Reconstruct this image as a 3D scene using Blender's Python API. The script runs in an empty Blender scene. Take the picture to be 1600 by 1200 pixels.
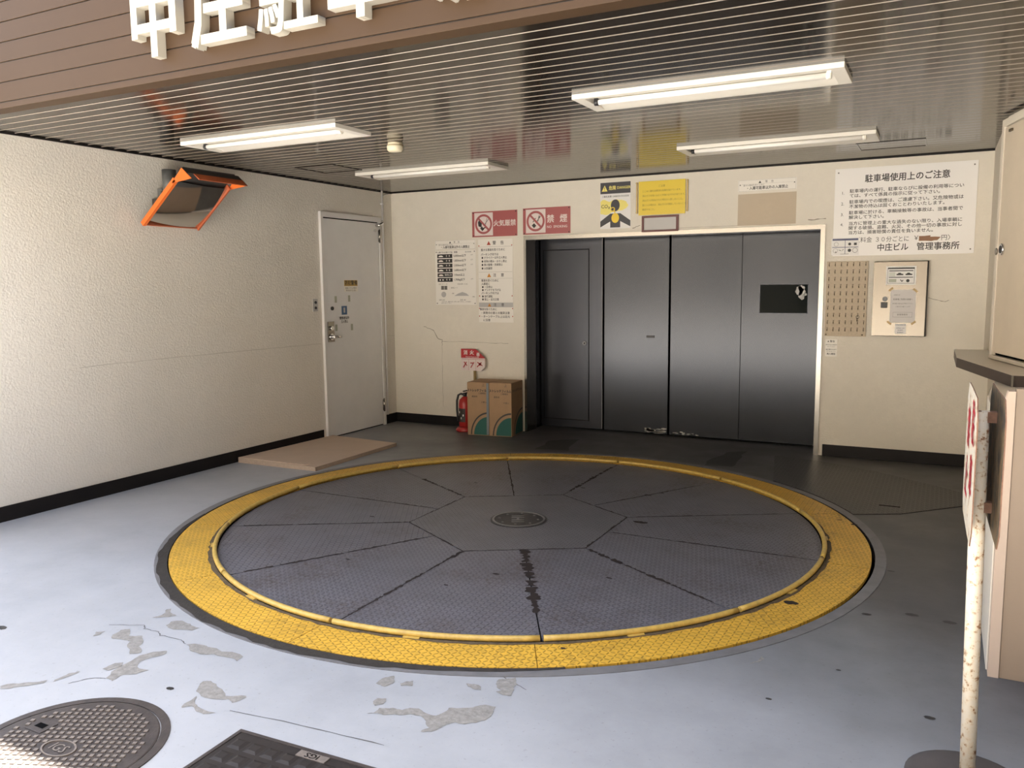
import bpy, bmesh, math, random
from mathutils import Vector, Matrix
random.seed(7)
SC = bpy.context.scene
COL = SC.collection
PI = math.pi

# ------------------------------------------------------------------ camera
YAW, PITCH, ROLL, FPX = 0.479786, 0.1194, -0.009785, 1296.6
cyw, syw, cp, sp = math.cos(YAW), math.sin(YAW), math.cos(PITCH), math.sin(PITCH)
fw = Vector((-syw * cp, cyw * cp, -sp))
rt = Vector((cyw, syw, 0))
up = rt.cross(fw)
rt2 = math.cos(ROLL) * rt + math.sin(ROLL) * up
up2 = -math.sin(ROLL) * rt + math.cos(ROLL) * up
cam = bpy.data.cameras.new('camera')
cam.sensor_width = 36.0
cam.lens = FPX / 1600 * 36.0
cam.clip_start = 0.05
cam_o = bpy.data.objects.new('camera', cam)
COL.objects.link(cam_o)
cam_o.matrix_world = Matrix(((rt2.x, up2.x, -fw.x, 0), (rt2.y, up2.y, -fw.y, 0), (rt2.z, up2.z, -fw.z, 1.5), (0, 0, 0, 1)))
SC.camera = cam_o

# ------------------------------------------------------------------ sky, sun, exposure
world = bpy.data.worlds.new('world')
SC.world = world
world.use_nodes = True
wn = world.node_tree
sky = wn.nodes.new('ShaderNodeTexSky')
sky.sky_type = 'NISHITA'
sky.sun_disc = False
sky.sun_elevation = math.radians(78)
sky.sun_rotation = math.radians(10)
sky.dust_density = 1.5
hsv = wn.nodes.new('ShaderNodeHueSaturation')          # hazy summer sky, paler than the clear model
hsv.inputs['Saturation'].default_value = 0.55
wn.links.new(sky.outputs[0], hsv.inputs['Color'])
wn.links.new(hsv.outputs[0], wn.nodes['Background'].inputs[0])
wn.nodes['Background'].inputs[1].default_value = 0.16
sun = bpy.data.lights.new('sun', 'SUN')
sun.energy = 11.0
sun.angle = math.radians(0.53)
sun.color = (1.0, 0.95, 0.87)
sun_o = bpy.data.objects.new('sun', sun)
COL.objects.link(sun_o)
sun_o.location = (0, 0, 14)
SUN_EL, SUN_AZ = math.radians(78), math.radians(12)      # the sun stands behind the building
sd = Vector((math.sin(SUN_AZ) * math.cos(SUN_EL), math.cos(SUN_AZ) * math.cos(SUN_EL), math.sin(SUN_EL)))
sun_o.rotation_euler = sd.to_track_quat('Z', 'Y').to_euler()
SC.view_settings.view_transform = 'Standard'
SC.view_settings.look = 'None'
SC.view_settings.gamma = 1.0
SC.view_settings.use_curve_mapping = False
SC.view_settings.exposure = 2.85
SC.cycles.diffuse_bounces = 7
SC.cycles.max_bounces = 12
SC.cycles.sample_clamp_indirect = 8.0
SC.cycles.caustics_reflective = False
SC.cycles.caustics_refractive = False

# ------------------------------------------------------------------ materials
def newmat(name):
    m = bpy.data.materials.new(name)
    m.use_nodes = True
    return m, m.node_tree, m.node_tree.nodes['Principled BSDF']

def mat(name, col, rough=0.6, metal=0.0, spec=0.5, var=0.0, vscale=8.0, bump=0.0, bscale=60.0, coat=0.0, coords='Object'):
    m, nt, b = newmat(name)
    b.inputs['Base Color'].default_value = (*col, 1)
    b.inputs['Roughness'].default_value = rough
    b.inputs['Metallic'].default_value = metal
    b.inputs['Specular IOR Level'].default_value = spec
    b.inputs['Coat Weight'].default_value = coat
    tc = nt.nodes.new('ShaderNodeTexCoord')
    if var:
        n = nt.nodes.new('ShaderNodeTexNoise')
        n.inputs['Scale'].default_value = vscale
        n.inputs['Detail'].default_value = 6
        n.inputs['Roughness'].default_value = 0.65
        nt.links.new(tc.outputs[coords], n.inputs['Vector'])
        r = nt.nodes.new('ShaderNodeValToRGB')
        r.color_ramp.elements[0].position = 0.3
        r.color_ramp.elements[1].position = 0.7
        r.color_ramp.elements[0].color = (*[c * (1 - var) for c in col], 1)
        r.color_ramp.elements[1].color = (*[min(1, c * (1 + var * 0.6)) for c in col], 1)
        nt.links.new(n.outputs['Fac'], r.inputs['Fac'])
        nt.links.new(r.outputs['Color'], b.inputs['Base Color'])
    if bump:
        n2 = nt.nodes.new('ShaderNodeTexNoise')
        n2.inputs['Scale'].default_value = bscale
        n2.inputs['Detail'].default_value = 4
        nt.links.new(tc.outputs[coords], n2.inputs['Vector'])
        bp = nt.nodes.new('ShaderNodeBump')
        bp.inputs['Strength'].default_value = bump
        bp.inputs['Distance'].default_value = 0.004
        nt.links.new(n2.outputs['Fac'], bp.inputs['Height'])
        nt.links.new(bp.outputs['Normal'], b.inputs['Normal'])
    return m

def N(nt, kind, **kw):
    n = nt.nodes.new(kind)
    for k, v in kw.items():
        setattr(n, k, v)
    return n

def math_n(nt, op, a, b=None, c=None):
    n = nt.nodes.new('ShaderNodeMath')
    n.operation = op
    for i, v in enumerate((a, b, c)):
        if v is None:
            continue
        if isinstance(v, (int, float)):
            n.inputs[i].default_value = v
        else:
            nt.links.new(v, n.inputs[i])
    return n.outputs[0]

def mixc(nt, fac, a, b):
    n = nt.nodes.new('ShaderNodeMix')
    n.data_type = 'RGBA'
    for sock, v in ((n.inputs[0], fac), (n.inputs[6], a), (n.inputs[7], b)):
        if hasattr(v, 'is_output'):
            nt.links.new(v, sock)
        elif isinstance(v, (int, float)):
            sock.default_value = v
        else:
            sock.default_value = (*v, 1)
    return n.outputs[2]

def noise(nt, vec, scale, detail=5, rough=0.6):
    n = nt.nodes.new('ShaderNodeTexNoise')
    n.inputs['Scale'].default_value = scale
    n.inputs['Detail'].default_value = detail
    n.inputs['Roughness'].default_value = rough
    nt.links.new(vec, n.inputs['Vector'])
    return n.outputs['Fac']

def ramp(nt, fac, p0, p1, c0=(0, 0, 0), c1=(1, 1, 1)):
    r = nt.nodes.new('ShaderNodeValToRGB')
    r.color_ramp.elements[0].position = p0
    r.color_ramp.elements[1].position = p1
    r.color_ramp.elements[0].color = (*c0, 1)
    r.color_ramp.elements[1].color = (*c1, 1)
    nt.links.new(fac, r.inputs['Fac'])
    return r.outputs['Color']

def wall_material(name, col, grain):
    """painted stucco: fine grain, faint grime blotches"""
    m, nt, b = newmat(name)
    tc = N(nt, 'ShaderNodeTexCoord').outputs['Object']
    big = ramp(nt, noise(nt, tc, 1.3, 7, 0.7), 0.35, 0.68)
    fine = ramp(nt, noise(nt, tc, 22, 6, 0.7), 0.3, 0.62)
    c = mixc(nt, big, tuple(v * 0.9 for v in col), col)
    c = mixc(nt, fine, tuple(v * 0.93 for v in col), c)
    nt.links.new(c, b.inputs['Base Color'])
    b.inputs['Roughness'].default_value = 0.8
    b.inputs['Specular IOR Level'].default_value = 0.25
    vo = N(nt, 'ShaderNodeTexVoronoi')
    vo.inputs['Scale'].default_value = 70
    nt.links.new(tc, vo.inputs['Vector'])
    h = math_n(nt, 'ADD', noise(nt, tc, 55, 5, 0.6), math_n(nt, 'MULTIPLY', vo.outputs['Distance'], 0.5))
    bp = N(nt, 'ShaderNodeBump')
    bp.inputs['Strength'].default_value = grain
    bp.inputs['Distance'].default_value = 0.006
    nt.links.new(h, bp.inputs['Height'])
    nt.links.new(bp.outputs['Normal'], b.inputs['Normal'])
    return m

def checker_plate(name, col, rough, stain, stain_amt, pitch=0.024, metal=0.0, spec=0.5):
    """tread plate: raised lozenges in alternating directions, painted and worn"""
    m, nt, b = newmat(name)
    tc = N(nt, 'ShaderNodeTexCoord').outputs['Object']
    sx = N(nt, 'ShaderNodeSeparateXYZ')
    nt.links.new(tc, sx.inputs[0])
    u = math_n(nt, 'DIVIDE', sx.outputs[0], pitch)
    v = math_n(nt, 'DIVIDE', sx.outputs[1], pitch)
    fu, fv = math_n(nt, 'FLOOR', u), math_n(nt, 'FLOOR', v)
    par = math_n(nt, 'FLOORED_MODULO', math_n(nt, 'ADD', fu, fv), 2.0)
    lu = math_n(nt, 'SUBTRACT', math_n(nt, 'SUBTRACT', u, fu), 0.5)
    lv = math_n(nt, 'SUBTRACT', math_n(nt, 'SUBTRACT', v, fv), 0.5)
    s = math_n(nt, 'MULTIPLY', math_n(nt, 'ADD', lu, lv), 0.707)
    t = math_n(nt, 'MULTIPLY', math_n(nt, 'SUBTRACT', lu, lv), 0.707)
    ip = math_n(nt, 'SUBTRACT', 1.0, par)
    a = math_n(nt, 'ADD', math_n(nt, 'MULTIPLY', s, par), math_n(nt, 'MULTIPLY', t, ip))
    c = math_n(nt, 'ADD', math_n(nt, 'MULTIPLY', t, par), math_n(nt, 'MULTIPLY', s, ip))
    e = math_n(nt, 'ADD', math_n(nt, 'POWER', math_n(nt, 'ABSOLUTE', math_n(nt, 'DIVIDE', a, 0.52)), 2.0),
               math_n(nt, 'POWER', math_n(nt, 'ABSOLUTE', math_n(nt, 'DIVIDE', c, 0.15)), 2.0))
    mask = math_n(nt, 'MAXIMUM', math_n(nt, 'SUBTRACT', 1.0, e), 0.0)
    geo = N(nt, 'ShaderNodeNewGeometry').outputs['Position']
    g1 = ramp(nt, noise(nt, geo, 2.2, 8, 0.7), 0.47, 0.68)
    g2 = ramp(nt, noise(nt, geo, 35, 4, 0.6), 0.42, 0.62)
    fac = math_n(nt, 'MULTIPLY', math_n(nt, 'MULTIPLY', g1, g2), stain_amt)
    base = mixc(nt, ramp(nt, noise(nt, geo, 5, 6, 0.6), 0.3, 0.7), tuple(x * 0.88 for x in col), tuple(min(1, x * 1.1) for x in col))
    # lozenges coloured dark to stand in for their shadowed sides
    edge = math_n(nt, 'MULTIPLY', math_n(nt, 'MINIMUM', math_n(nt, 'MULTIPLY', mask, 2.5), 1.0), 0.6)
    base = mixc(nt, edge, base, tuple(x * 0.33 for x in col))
    nt.links.new(mixc(nt, fac, base, stain), b.inputs['Base Color'])
    b.inputs['Roughness'].default_value = rough
    b.inputs['Metallic'].default_value = metal
    b.inputs['Specular IOR Level'].default_value = spec
    bp = N(nt, 'ShaderNodeBump')
    bp.inputs['Strength'].default_value = 1.0
    bp.inputs['Distance'].default_value = 0.005
    nt.links.new(math_n(nt, 'MINIMUM', math_n(nt, 'MULTIPLY', mask, 2.0), 1.0), bp.inputs['Height'])
    nt.links.new(bp.outputs['Normal'], b.inputs['Normal'])
    return m

def floor_material():
    m, nt, b = newmat('painted_concrete')
    tc = N(nt, 'ShaderNodeTexCoord').outputs['Object']
    big = ramp(nt, noise(nt, tc, 0.9, 7, 0.62), 0.3, 0.7)
    mid = ramp(nt, noise(nt, tc, 4.0, 7, 0.7), 0.35, 0.7)
    speck = ramp(nt, noise(nt, tc, 60, 3, 0.5), 0.64, 0.72)
    c = mixc(nt, big, (0.30, 0.31, 0.325), (0.40, 0.41, 0.425))
    c = mixc(nt, math_n(nt, 'MULTIPLY', mid, 0.5), c, (0.43, 0.44, 0.455))
    c = mixc(nt, math_n(nt, 'MULTIPLY', speck, 0.35), c, (0.2, 0.19, 0.18))
    # traffic grime deep inside; the darkening towards the right is shade painted in, uneven border
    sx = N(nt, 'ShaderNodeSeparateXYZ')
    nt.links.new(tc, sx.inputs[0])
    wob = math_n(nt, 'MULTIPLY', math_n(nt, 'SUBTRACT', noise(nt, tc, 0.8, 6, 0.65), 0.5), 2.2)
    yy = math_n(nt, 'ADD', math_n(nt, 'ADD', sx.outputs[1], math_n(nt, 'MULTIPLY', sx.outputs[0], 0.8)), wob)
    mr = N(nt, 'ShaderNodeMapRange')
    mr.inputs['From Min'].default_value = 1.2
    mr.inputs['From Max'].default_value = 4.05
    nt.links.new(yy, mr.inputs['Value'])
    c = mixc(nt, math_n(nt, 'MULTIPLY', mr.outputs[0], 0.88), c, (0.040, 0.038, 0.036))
    nt.links.new(c, b.inputs['Base Color'])
    nt.links.new(ramp(nt, noise(nt, tc, 3, 6, 0.6), 0.2, 0.8, (0.36,) * 3, (0.55,) * 3), b.inputs['Roughness'])
    bp = N(nt, 'ShaderNodeBump')
    bp.inputs['Strength'].default_value = 0.12
    bp.inputs['Distance'].default_value = 0.004
    nt.links.new(noise(nt, tc, 30, 6, 0.6), bp.inputs['Height'])
    nt.links.new(bp.outputs['Normal'], b.inputs['Normal'])
    return m

def rusty_paint(name, col, rust, lo, hi, scale=40):
    m, nt, b = newmat(name)
    tc = N(nt, 'ShaderNodeTexCoord').outputs['Object']
    f = ramp(nt, noise(nt, tc, scale, 5, 0.65), lo, hi)
    halo = ramp(nt, noise(nt, tc, scale, 5, 0.65), lo - 0.09, hi)
    c = mixc(nt, math_n(nt, 'MULTIPLY', halo, 0.55), col, (0.62, 0.42, 0.18))
    nt.links.new(mixc(nt, f, c, rust), b.inputs['Base Color'])
    b.inputs['Roughness'].default_value = 0.6
    bp = N(nt, 'ShaderNodeBump')
    bp.inputs['Strength'].default_value = 0.3
    bp.inputs['Distance'].default_value = 0.002
    nt.links.new(f, bp.inputs['Height'])
    nt.links.new(bp.outputs['Normal'], b.inputs['Normal'])
    return m

def brushed_steel(name, col, rough, scuff=0.25, metal=1.0):
    m, nt, b = newmat(name)
    tc = N(nt, 'ShaderNodeTexCoord').outputs['Object']
    mp = N(nt, 'ShaderNodeMapping')
    mp.inputs['Scale'].default_value = (1.0, 1.0, 0.12)
    nt.links.new(tc, mp.inputs['Vector'])
    streak = noise(nt, mp.outputs[0], 9, 6, 0.65)
    blot = noise(nt, tc, 2.0, 2, 0.5)
    c = mixc(nt, math_n(nt, 'MULTIPLY', ramp(nt, blot, 0.35, 0.7), scuff), col, tuple(min(1, x * 1.35) for x in col))
    nt.links.new(c, b.inputs['Base Color'])
    b.inputs['Metallic'].default_value = metal
    b.inputs['Roughness'].default_value = rough
    nt.nodes.remove(streak.node)
    return m

M = {}
M['wall'] = wall_material('cream_stucco', (0.82, 0.775, 0.68), 0.35)
M['wall_left'] = wall_material('cream_stucco_coarse', (0.80, 0.765, 0.695), 0.5)
M['booth'] = mat('beige_panel_paint', (0.72, 0.62, 0.49), 0.5, var=0.06, vscale=3)
M['cabinet_beige'] = mat('tan_cabinet_paint', (0.33, 0.245, 0.17), 0.5, var=0.06, vscale=3)
M['booth_wall'] = wall_material('cream_smooth', (0.78, 0.715, 0.605), 0.15)
M['patch'] = wall_material('bare_plaster', (0.60, 0.51, 0.39), 0.2)
M['base'] = mat('baseboard_vinyl', (0.011, 0.0095, 0.0095), 0.5, spec=0.25, var=0.2)
M['slat'] = mat('brown_slat_steel', (0.017, 0.0132, 0.0105), 0.13, spec=0.2)
M['slat_glint'] = mat('brown_slat_glint', (0.25, 0.215, 0.18), 0.35)  # paler than the slats: paints in the light their lips catch
M['fascia'] = mat('brown_fascia_steel', (0.050, 0.030, 0.017), 0.5, spec=0.15, var=0.05, vscale=2)
M['fascia_gap'] = mat('fascia_joint', (0.012, 0.008, 0.006), 0.6)
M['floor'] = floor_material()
M['street'] = mat('street_concrete', (0.40, 0.375, 0.34), 0.8, var=0.15, vscale=1.5)
M['facade'] = mat('sunlit_facade', (0.36, 0.31, 0.25), 0.7, var=0.1, vscale=0.6)
M['facade_dark'] = mat('facade_glazing', (0.03, 0.035, 0.04), 0.15)
M['unseen_wall'] = mat('unseen_wall_paint', (0.2, 0.175, 0.15), 0.8, var=0.1, vscale=0.8)
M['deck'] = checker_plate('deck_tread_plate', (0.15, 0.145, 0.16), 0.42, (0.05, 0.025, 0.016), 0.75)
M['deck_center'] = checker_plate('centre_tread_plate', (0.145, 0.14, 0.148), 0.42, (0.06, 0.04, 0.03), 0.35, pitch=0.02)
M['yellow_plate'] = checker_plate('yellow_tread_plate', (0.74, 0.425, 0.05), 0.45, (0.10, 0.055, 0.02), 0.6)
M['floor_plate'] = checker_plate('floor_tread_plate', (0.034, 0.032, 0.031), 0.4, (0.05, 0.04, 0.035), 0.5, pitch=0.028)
M['rail'] = mat('yellow_rail', (0.62, 0.42, 0.10), 0.35, var=0.25, vscale=30)
M['ring_steel'] = mat('grey_ring_steel', (0.17, 0.165, 0.165), 0.5, var=0.2, vscale=12)
M['dirt'] = mat('packed_dirt', (0.032, 0.026, 0.02), 0.9, var=0.4, vscale=40, bump=0.6, bscale=90)
M['rail_dirt'] = mat('rail_grime', (0.12, 0.085, 0.045), 0.85, var=0.6, vscale=45)
M['void'] = mat('dark_pit', (0.006, 0.005, 0.004), 0.9, spec=0.05)
M['rust'] = mat('rust_seam', (0.022, 0.013, 0.010), 0.8, var=0.4, vscale=50)
M['hub'] = mat('hub_cast_iron', (0.05, 0.046, 0.044), 0.5, metal=0.3, var=0.3, vscale=25)
M['hub_worn'] = mat('hub_worn_iron', (0.20, 0.19, 0.18), 0.4, metal=0.4)
M['door_steel'] = brushed_steel('brushed_door_steel', (0.040, 0.043, 0.049), 0.20, 0.2, 0.75)
M['door_steel_plain'] = brushed_steel('grey_door_steel', (0.046, 0.049, 0.058), 0.25, 0.08, 0.65)
M['stainless'] = brushed_steel('stainless_trim', (0.34, 0.32, 0.285), 0.25, 0.1)
M['cab_steel'] = brushed_steel('stainless_cabinet', (0.185, 0.165, 0.138), 0.25, 0.15)
M['chrome'] = mat('chrome', (0.75, 0.75, 0.75), 0.12, metal=1)
M['black'] = mat('black_gap', (0.004, 0.004, 0.004), 0.8, spec=0.03)
M['blackplastic'] = mat('black_plastic', (0.018, 0.018, 0.02), 0.4)
M['glass_dark'] = mat('dark_glass', (0.008, 0.012, 0.012), 0.08, spec=0.04)
M['white_paint'] = mat('white_door_paint', (0.80, 0.80, 0.80), 0.42, var=0.05, vscale=3)
M['white_frame'] = mat('white_frame_paint', (0.78, 0.77, 0.76), 0.4)
M['white_lamp'] = mat('white_lamp_enamel', (0.80, 0.77, 0.70), 0.35)
M['tube'] = mat('lamp_tube_glass', (0.86, 0.85, 0.82), 0.2)
M['cream_plastic'] = mat('cream_plastic', (0.72, 0.65, 0.48), 0.45)
M['letter'] = mat('white_sign_letter', (0.40, 0.375, 0.315), 0.4)
M['orange'] = mat('orange_mirror_frame', (0.80, 0.17, 0.03), 0.4)
M['orange_dull'] = mat('dull_orange_lip', (0.50, 0.125, 0.05), 0.5)
M['mirror'] = mat('convex_mirror', (0.62, 0.60, 0.57), 0.06, metal=1)
M['darkgrey'] = mat('dark_grey_box', (0.055, 0.053, 0.052), 0.5)
M['galv'] = mat('galvanised_pipe', (0.20, 0.205, 0.205), 0.5, metal=0.5, var=0.2, vscale=20)
M['board_white'] = mat('sign_board_white', (0.86, 0.83, 0.765), 0.38)
M['board_cool'] = mat('notice_board_white', (0.90, 0.885, 0.86), 0.32)
M['ink'] = mat('sign_ink', (0.03, 0.027, 0.025), 0.5)
M['ink_soft'] = mat('faded_ink', (0.16, 0.145, 0.13), 0.5)
M['sign_red'] = mat('faded_sign_red', (0.40, 0.105, 0.105), 0.4)
M['sign_pink'] = mat('sign_pale_pink', (0.76, 0.66, 0.63), 0.4)
M['olive_ink'] = mat('olive_ink', (0.30, 0.20, 0.02), 0.5)
M['white'] = mat('plain_white', (0.80, 0.79, 0.77), 0.4)
M['yellow_paper'] = mat('yellow_paper', (0.80, 0.60, 0.05), 0.35)
M['bright_yellow'] = mat('bright_yellow_print', (0.85, 0.60, 0.03), 0.4)
M['pale_yellow'] = mat('pale_yellow_print', (0.85, 0.75, 0.20), 0.4)
M['poster_black'] = mat('poster_black', (0.035, 0.034, 0.04), 0.45)
M['red_frame'] = mat('dark_red_frame', (0.115, 0.025, 0.022), 0.4)
M['frame_grey'] = mat('blank_plate_grey', (0.50, 0.49, 0.475), 0.4)
M['brass'] = mat('dull_brass', (0.34, 0.25, 0.11), 0.4, metal=0.7)
M['hook_board'] = mat('tan_hook_board', (0.58, 0.485, 0.36), 0.7, var=0.12, vscale=60)
M['hook'] = mat('dark_hook_brass', (0.10, 0.075, 0.045), 0.5, metal=0.5)
M['paper'] = mat('white_paper', (0.70, 0.675, 0.66), 0.6)
M['tape'] = mat('masking_tape', (0.55, 0.40, 0.20), 0.6)
M['brown_tape'] = mat('brown_cloth_tape', (0.30, 0.155, 0.085), 0.6)
M['navy'] = mat('navy_print', (0.10, 0.11, 0.20), 0.5)
M['warn_orange'] = mat('warning_orange', (0.62, 0.24, 0.03), 0.5)
M['warn_red'] = mat('warning_red', (0.42, 0.06, 0.035), 0.5)
M['ext_red'] = mat('extinguisher_red', (0.40, 0.022, 0.02), 0.3)
M['ext_sign'] = mat('extinguisher_sign_red', (0.46, 0.03, 0.035), 0.35)
M['carton'] = mat('cardboard', (0.40, 0.26, 0.15), 0.8, var=0.08, vscale=10)
M['carton_pad'] = mat('kraft_board', (0.58, 0.45, 0.34), 0.8, var=0.05, vscale=5)
M['carton_edge'] = mat('kraft_board_edge', (0.46, 0.36, 0.27), 0.85, var=0.1, vscale=40)
M['teal'] = mat('teal_print', (0.01, 0.105, 0.085), 0.6)
M['blue_strap'] = mat('grey_blue_tape', (0.17, 0.20, 0.22), 0.4)
M['laminate'] = mat('grey_laminate', (0.68, 0.64, 0.57), 0.28)
M['laminate_edge'] = mat('dark_brown_edge', (0.055, 0.038, 0.030), 0.4)
M['pole'] = rusty_paint('rusty_white_pole', (0.66, 0.59, 0.48), (0.20, 0.07, 0.015), 0.555, 0.66, 50)
M['plate_white'] = rusty_paint('rusty_white_plate', (0.46, 0.42, 0.35), (0.11, 0.05, 0.025), 0.56, 0.64, 22)
M['plate_shade'] = rusty_paint('rusty_shaded_plate', (0.045, 0.038, 0.032), (0.11, 0.055, 0.03), 0.5, 0.75, 18)  # rust is real; the dark base paints in shade on the inner face
M['plate_edge'] = mat('rusty_edge', (0.17, 0.085, 0.05), 0.8, var=0.4, vscale=60)
M['pole_base'] = mat('dark_base_plate', (0.07, 0.06, 0.055), 0.7, var=0.2)
M['red_letters'] = mat('red_letters', (0.50, 0.03, 0.05), 0.5)
M['iron'] = mat('cast_iron_cover', (0.062, 0.050, 0.044), 0.55, metal=0.2, var=0.35, vscale=18, bump=0.3, bscale=120)
M['iron_worn'] = mat('worn_iron_stud', (0.27, 0.235, 0.205), 0.38, metal=0.4, var=0.2, vscale=60)
M['iron_dark'] = mat('dark_cast_iron', (0.024, 0.018, 0.015), 0.6, metal=0.2, var=0.4, vscale=22)
M['bare_concrete'] = mat('bare_concrete', (0.27, 0.255, 0.23), 0.85, var=0.3, vscale=45, bump=0.6, bscale=80)
M['crack'] = mat('floor_crack', (0.10, 0.095, 0.09), 0.9)
M['wall_crack'] = mat('wall_crack', (0.30, 0.265, 0.21), 0.9)
M['paint_line'] = mat('paint_lap', (0.56, 0.53, 0.47), 0.85)
M['skid'] = mat('oil_mark', (0.03, 0.028, 0.027), 0.5, var=0.3)
M['blue_sticker'] = mat('blue_sticker', (0.045, 0.12, 0.26), 0.4)
M['green_tape'] = mat('greenish_tape', (0.42, 0.44, 0.36), 0.5)
M['gold_sticker'] = mat('gold_sticker', (0.50, 0.33, 0.08), 0.4)

# ------------------------------------------------------------------ mesh helpers
def link(name, mesh, parent=None, loc=None, rot=None):
    o = bpy.data.objects.new(name, mesh)
    COL.objects.link(o)
    if parent is not None:
        o.parent = parent
    if loc is not None:
        o.location = loc
    if rot is not None:
        o.rotation_euler = rot
    return o

def fin(name, bm, mats, parent=None, loc=None, rot=None, smooth=False):
    me = bpy.data.meshes.new(name)
    bm.normal_update()
    bm.to_mesh(me)
    bm.free()
    for mm in (mats if isinstance(mats, (list, tuple)) else [mats]):
        me.materials.append(mm)
    if smooth:
        for p in me.polygons:
            p.use_smooth = True
    return link(name, me, parent, loc, rot)

def empty(name, loc=(0, 0, 0), rotz=0.0):
    o = bpy.data.objects.new(name, None)
    o.empty_display_size = 0.1
    COL.objects.link(o)
    o.location = loc
    o.rotation_euler = (0, 0, rotz)
    return o

def tag(o, label, cat, group=None, kind=None):
    o['label'] = label
    o['category'] = cat
    if group:
        o['group'] = group
    if kind:
        o['kind'] = kind
    return o

def struct(o):
    o['kind'] = 'structure'
    return o

def box(bm, x0, x1, y0, y1, z0, z1, mi=0, bev=0.0):
    vs = [bm.verts.new(p) for p in ((x0, y0, z0), (x1, y0, z0), (x1, y1, z0), (x0, y1, z0), (x0, y0, z1), (x1, y0, z1), (x1, y1, z1), (x0, y1, z1))]
    fs = []
    for idx in ((0, 3, 2, 1), (4, 5, 6, 7), (0, 1, 5, 4), (1, 2, 6, 5), (2, 3, 7, 6), (3, 0, 4, 7)):
        f = bm.faces.new([vs[i] for i in idx])
        f.material_index = mi
        fs.append(f)
    if bev:
        es = list({e for f in fs for e in f.edges})
        bmesh.ops.bevel(bm, geom=es, offset=bev, segments=2, affect='EDGES', profile=0.6)
    return fs

def B(x0, x1, y0, y1, z0, z1, bev=0.0):
    bm = bmesh.new()
    box(bm, x0, x1, y0, y1, z0, z1, 0, bev)
    return bm

def prism(bm, pts, axis, a, b, mi=0):
    """extrude a 2-D outline along an axis between a and b"""
    def P(u, v, w):
        return {'x': (w, u, v), 'y': (u, w, v), 'z': (u, v, w)}[axis]
    lo = [bm.verts.new(P(u, v, a)) for u, v in pts]
    hi = [bm.verts.new(P(u, v, b)) for u, v in pts]
    n = len(pts)
    fs = [bm.faces.new(lo), bm.faces.new(hi)]
    for i in range(n):
        fs.append(bm.faces.new((lo[i], lo[(i + 1) % n], hi[(i + 1) % n], hi[i])))
    for f in fs:
        f.material_index = mi
    bmesh.ops.recalc_face_normals(bm, faces=fs)
    return fs

def PR(pts, axis, a, b):
    bm = bmesh.new()
    prism(bm, pts, axis, a, b)
    return bm

def tube(bm, pts, r, seg=12, cap=True, mi=0):
    pts = [Vector(p) for p in pts]
    rings = []
    ref = None
    for i, p in enumerate(pts):
        d = (pts[min(i + 1, len(pts) - 1)] - pts[max(i - 1, 0)]).normalized()
        if ref is None:
            ref = Vector((0, 0, 1)) if abs(d.z) < 0.9 else Vector((1, 0, 0))
        s = d.cross(ref).normalized()
        ref = s.cross(d).normalized()
        rr = r[i] if isinstance(r, (list, tuple)) else r
        rings.append([bm.verts.new(p + (s * math.cos(2 * PI * k / seg) + ref * math.sin(2 * PI * k / seg)) * rr) for k in range(seg)])
    fs = []
    for a, b in zip(rings, rings[1:]):
        for k in range(seg):
            f = bm.faces.new((a[k], a[(k + 1) % seg], b[(k + 1) % seg], b[k]))
            f.material_index = mi
            f.smooth = True
            fs.append(f)
    if cap:
        for rg in (rings[0], rings[-1]):
            f = bm.faces.new(rg)
            f.material_index = mi
            fs.append(f)
    bmesh.ops.recalc_face_normals(bm, faces=fs)

def lathe(bm, prof, seg=32, c=(0, 0), mi=0, smooth=True):
    rings = [[bm.verts.new((c[0] + r * math.cos(2 * PI * k / seg), c[1] + r * math.sin(2 * PI * k / seg), z)) for k in range(seg)] for r, z in prof]
    fs = []
    for a, b in zip(rings, rings[1:]):
        for k in range(seg):
            f = bm.faces.new((a[k], a[(k + 1) % seg], b[(k + 1) % seg], b[k]))
            f.material_index = mi
            f.smooth = smooth
            fs.append(f)
    for rg in (rings[0], rings[-1]):
        f = bm.faces.new(rg)
        f.material_index = mi
        fs.append(f)
    bmesh.ops.recalc_face_normals(bm, faces=fs)

def annulus(bm, r0, r1, a0, a1, z0, z1, seg, c=(0, 0), mi=0):
    """a solid ring sector (angles in radians)"""
    full = abs((a1 - a0) - 2 * PI) < 1e-6
    n = seg if full else seg + 1
    rows = []
    for i in range(n):
        a = a0 + (a1 - a0) * i / seg
        ca, sa = math.cos(a), math.sin(a)
        rows.append([bm.verts.new((c[0] + r * ca, c[1] + r * sa, z)) for r, z in ((r0, z0), (r1, z0), (r1, z1), (r0, z1))])
    fs = []
    for i in range(seg):
        p, q = rows[i], rows[(i + 1) % n]
        for k in range(4):
            fs.append(bm.faces.new((p[k], p[(k + 1) % 4], q[(k + 1) % 4], q[k])))
    if not full:
        fs.append(bm.faces.new(rows[0]))
        fs.append(bm.faces.new(rows[-1]))
    for f in fs:
        f.material_index = mi
    bmesh.ops.recalc_face_normals(bm, faces=fs)

def rough_outline(pts, amp, levels=3):
    """fractal edge for worn patches"""
    pts = [Vector(p) for p in pts]
    for lv in range(levels):
        out = []
        for i, p in enumerate(pts):
            q = pts[(i + 1) % len(pts)]
            d = q - p
            nrm = Vector((-d.y, d.x))
            out += [p, (p + q) / 2 + nrm * random.uniform(-amp, amp)]
        pts = out
    return [(p.x, p.y) for p in pts]

def flat(bm, pts, z, mi=0):
    vs = [bm.verts.new((x, y, z)) for x, y in pts]
    f = bm.faces.new(vs)
    f.normal_update()
    if f.normal.z < 0:
        f.normal_flip()
    f.material_index = mi
    bmesh.ops.triangulate(bm, faces=[f])

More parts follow.
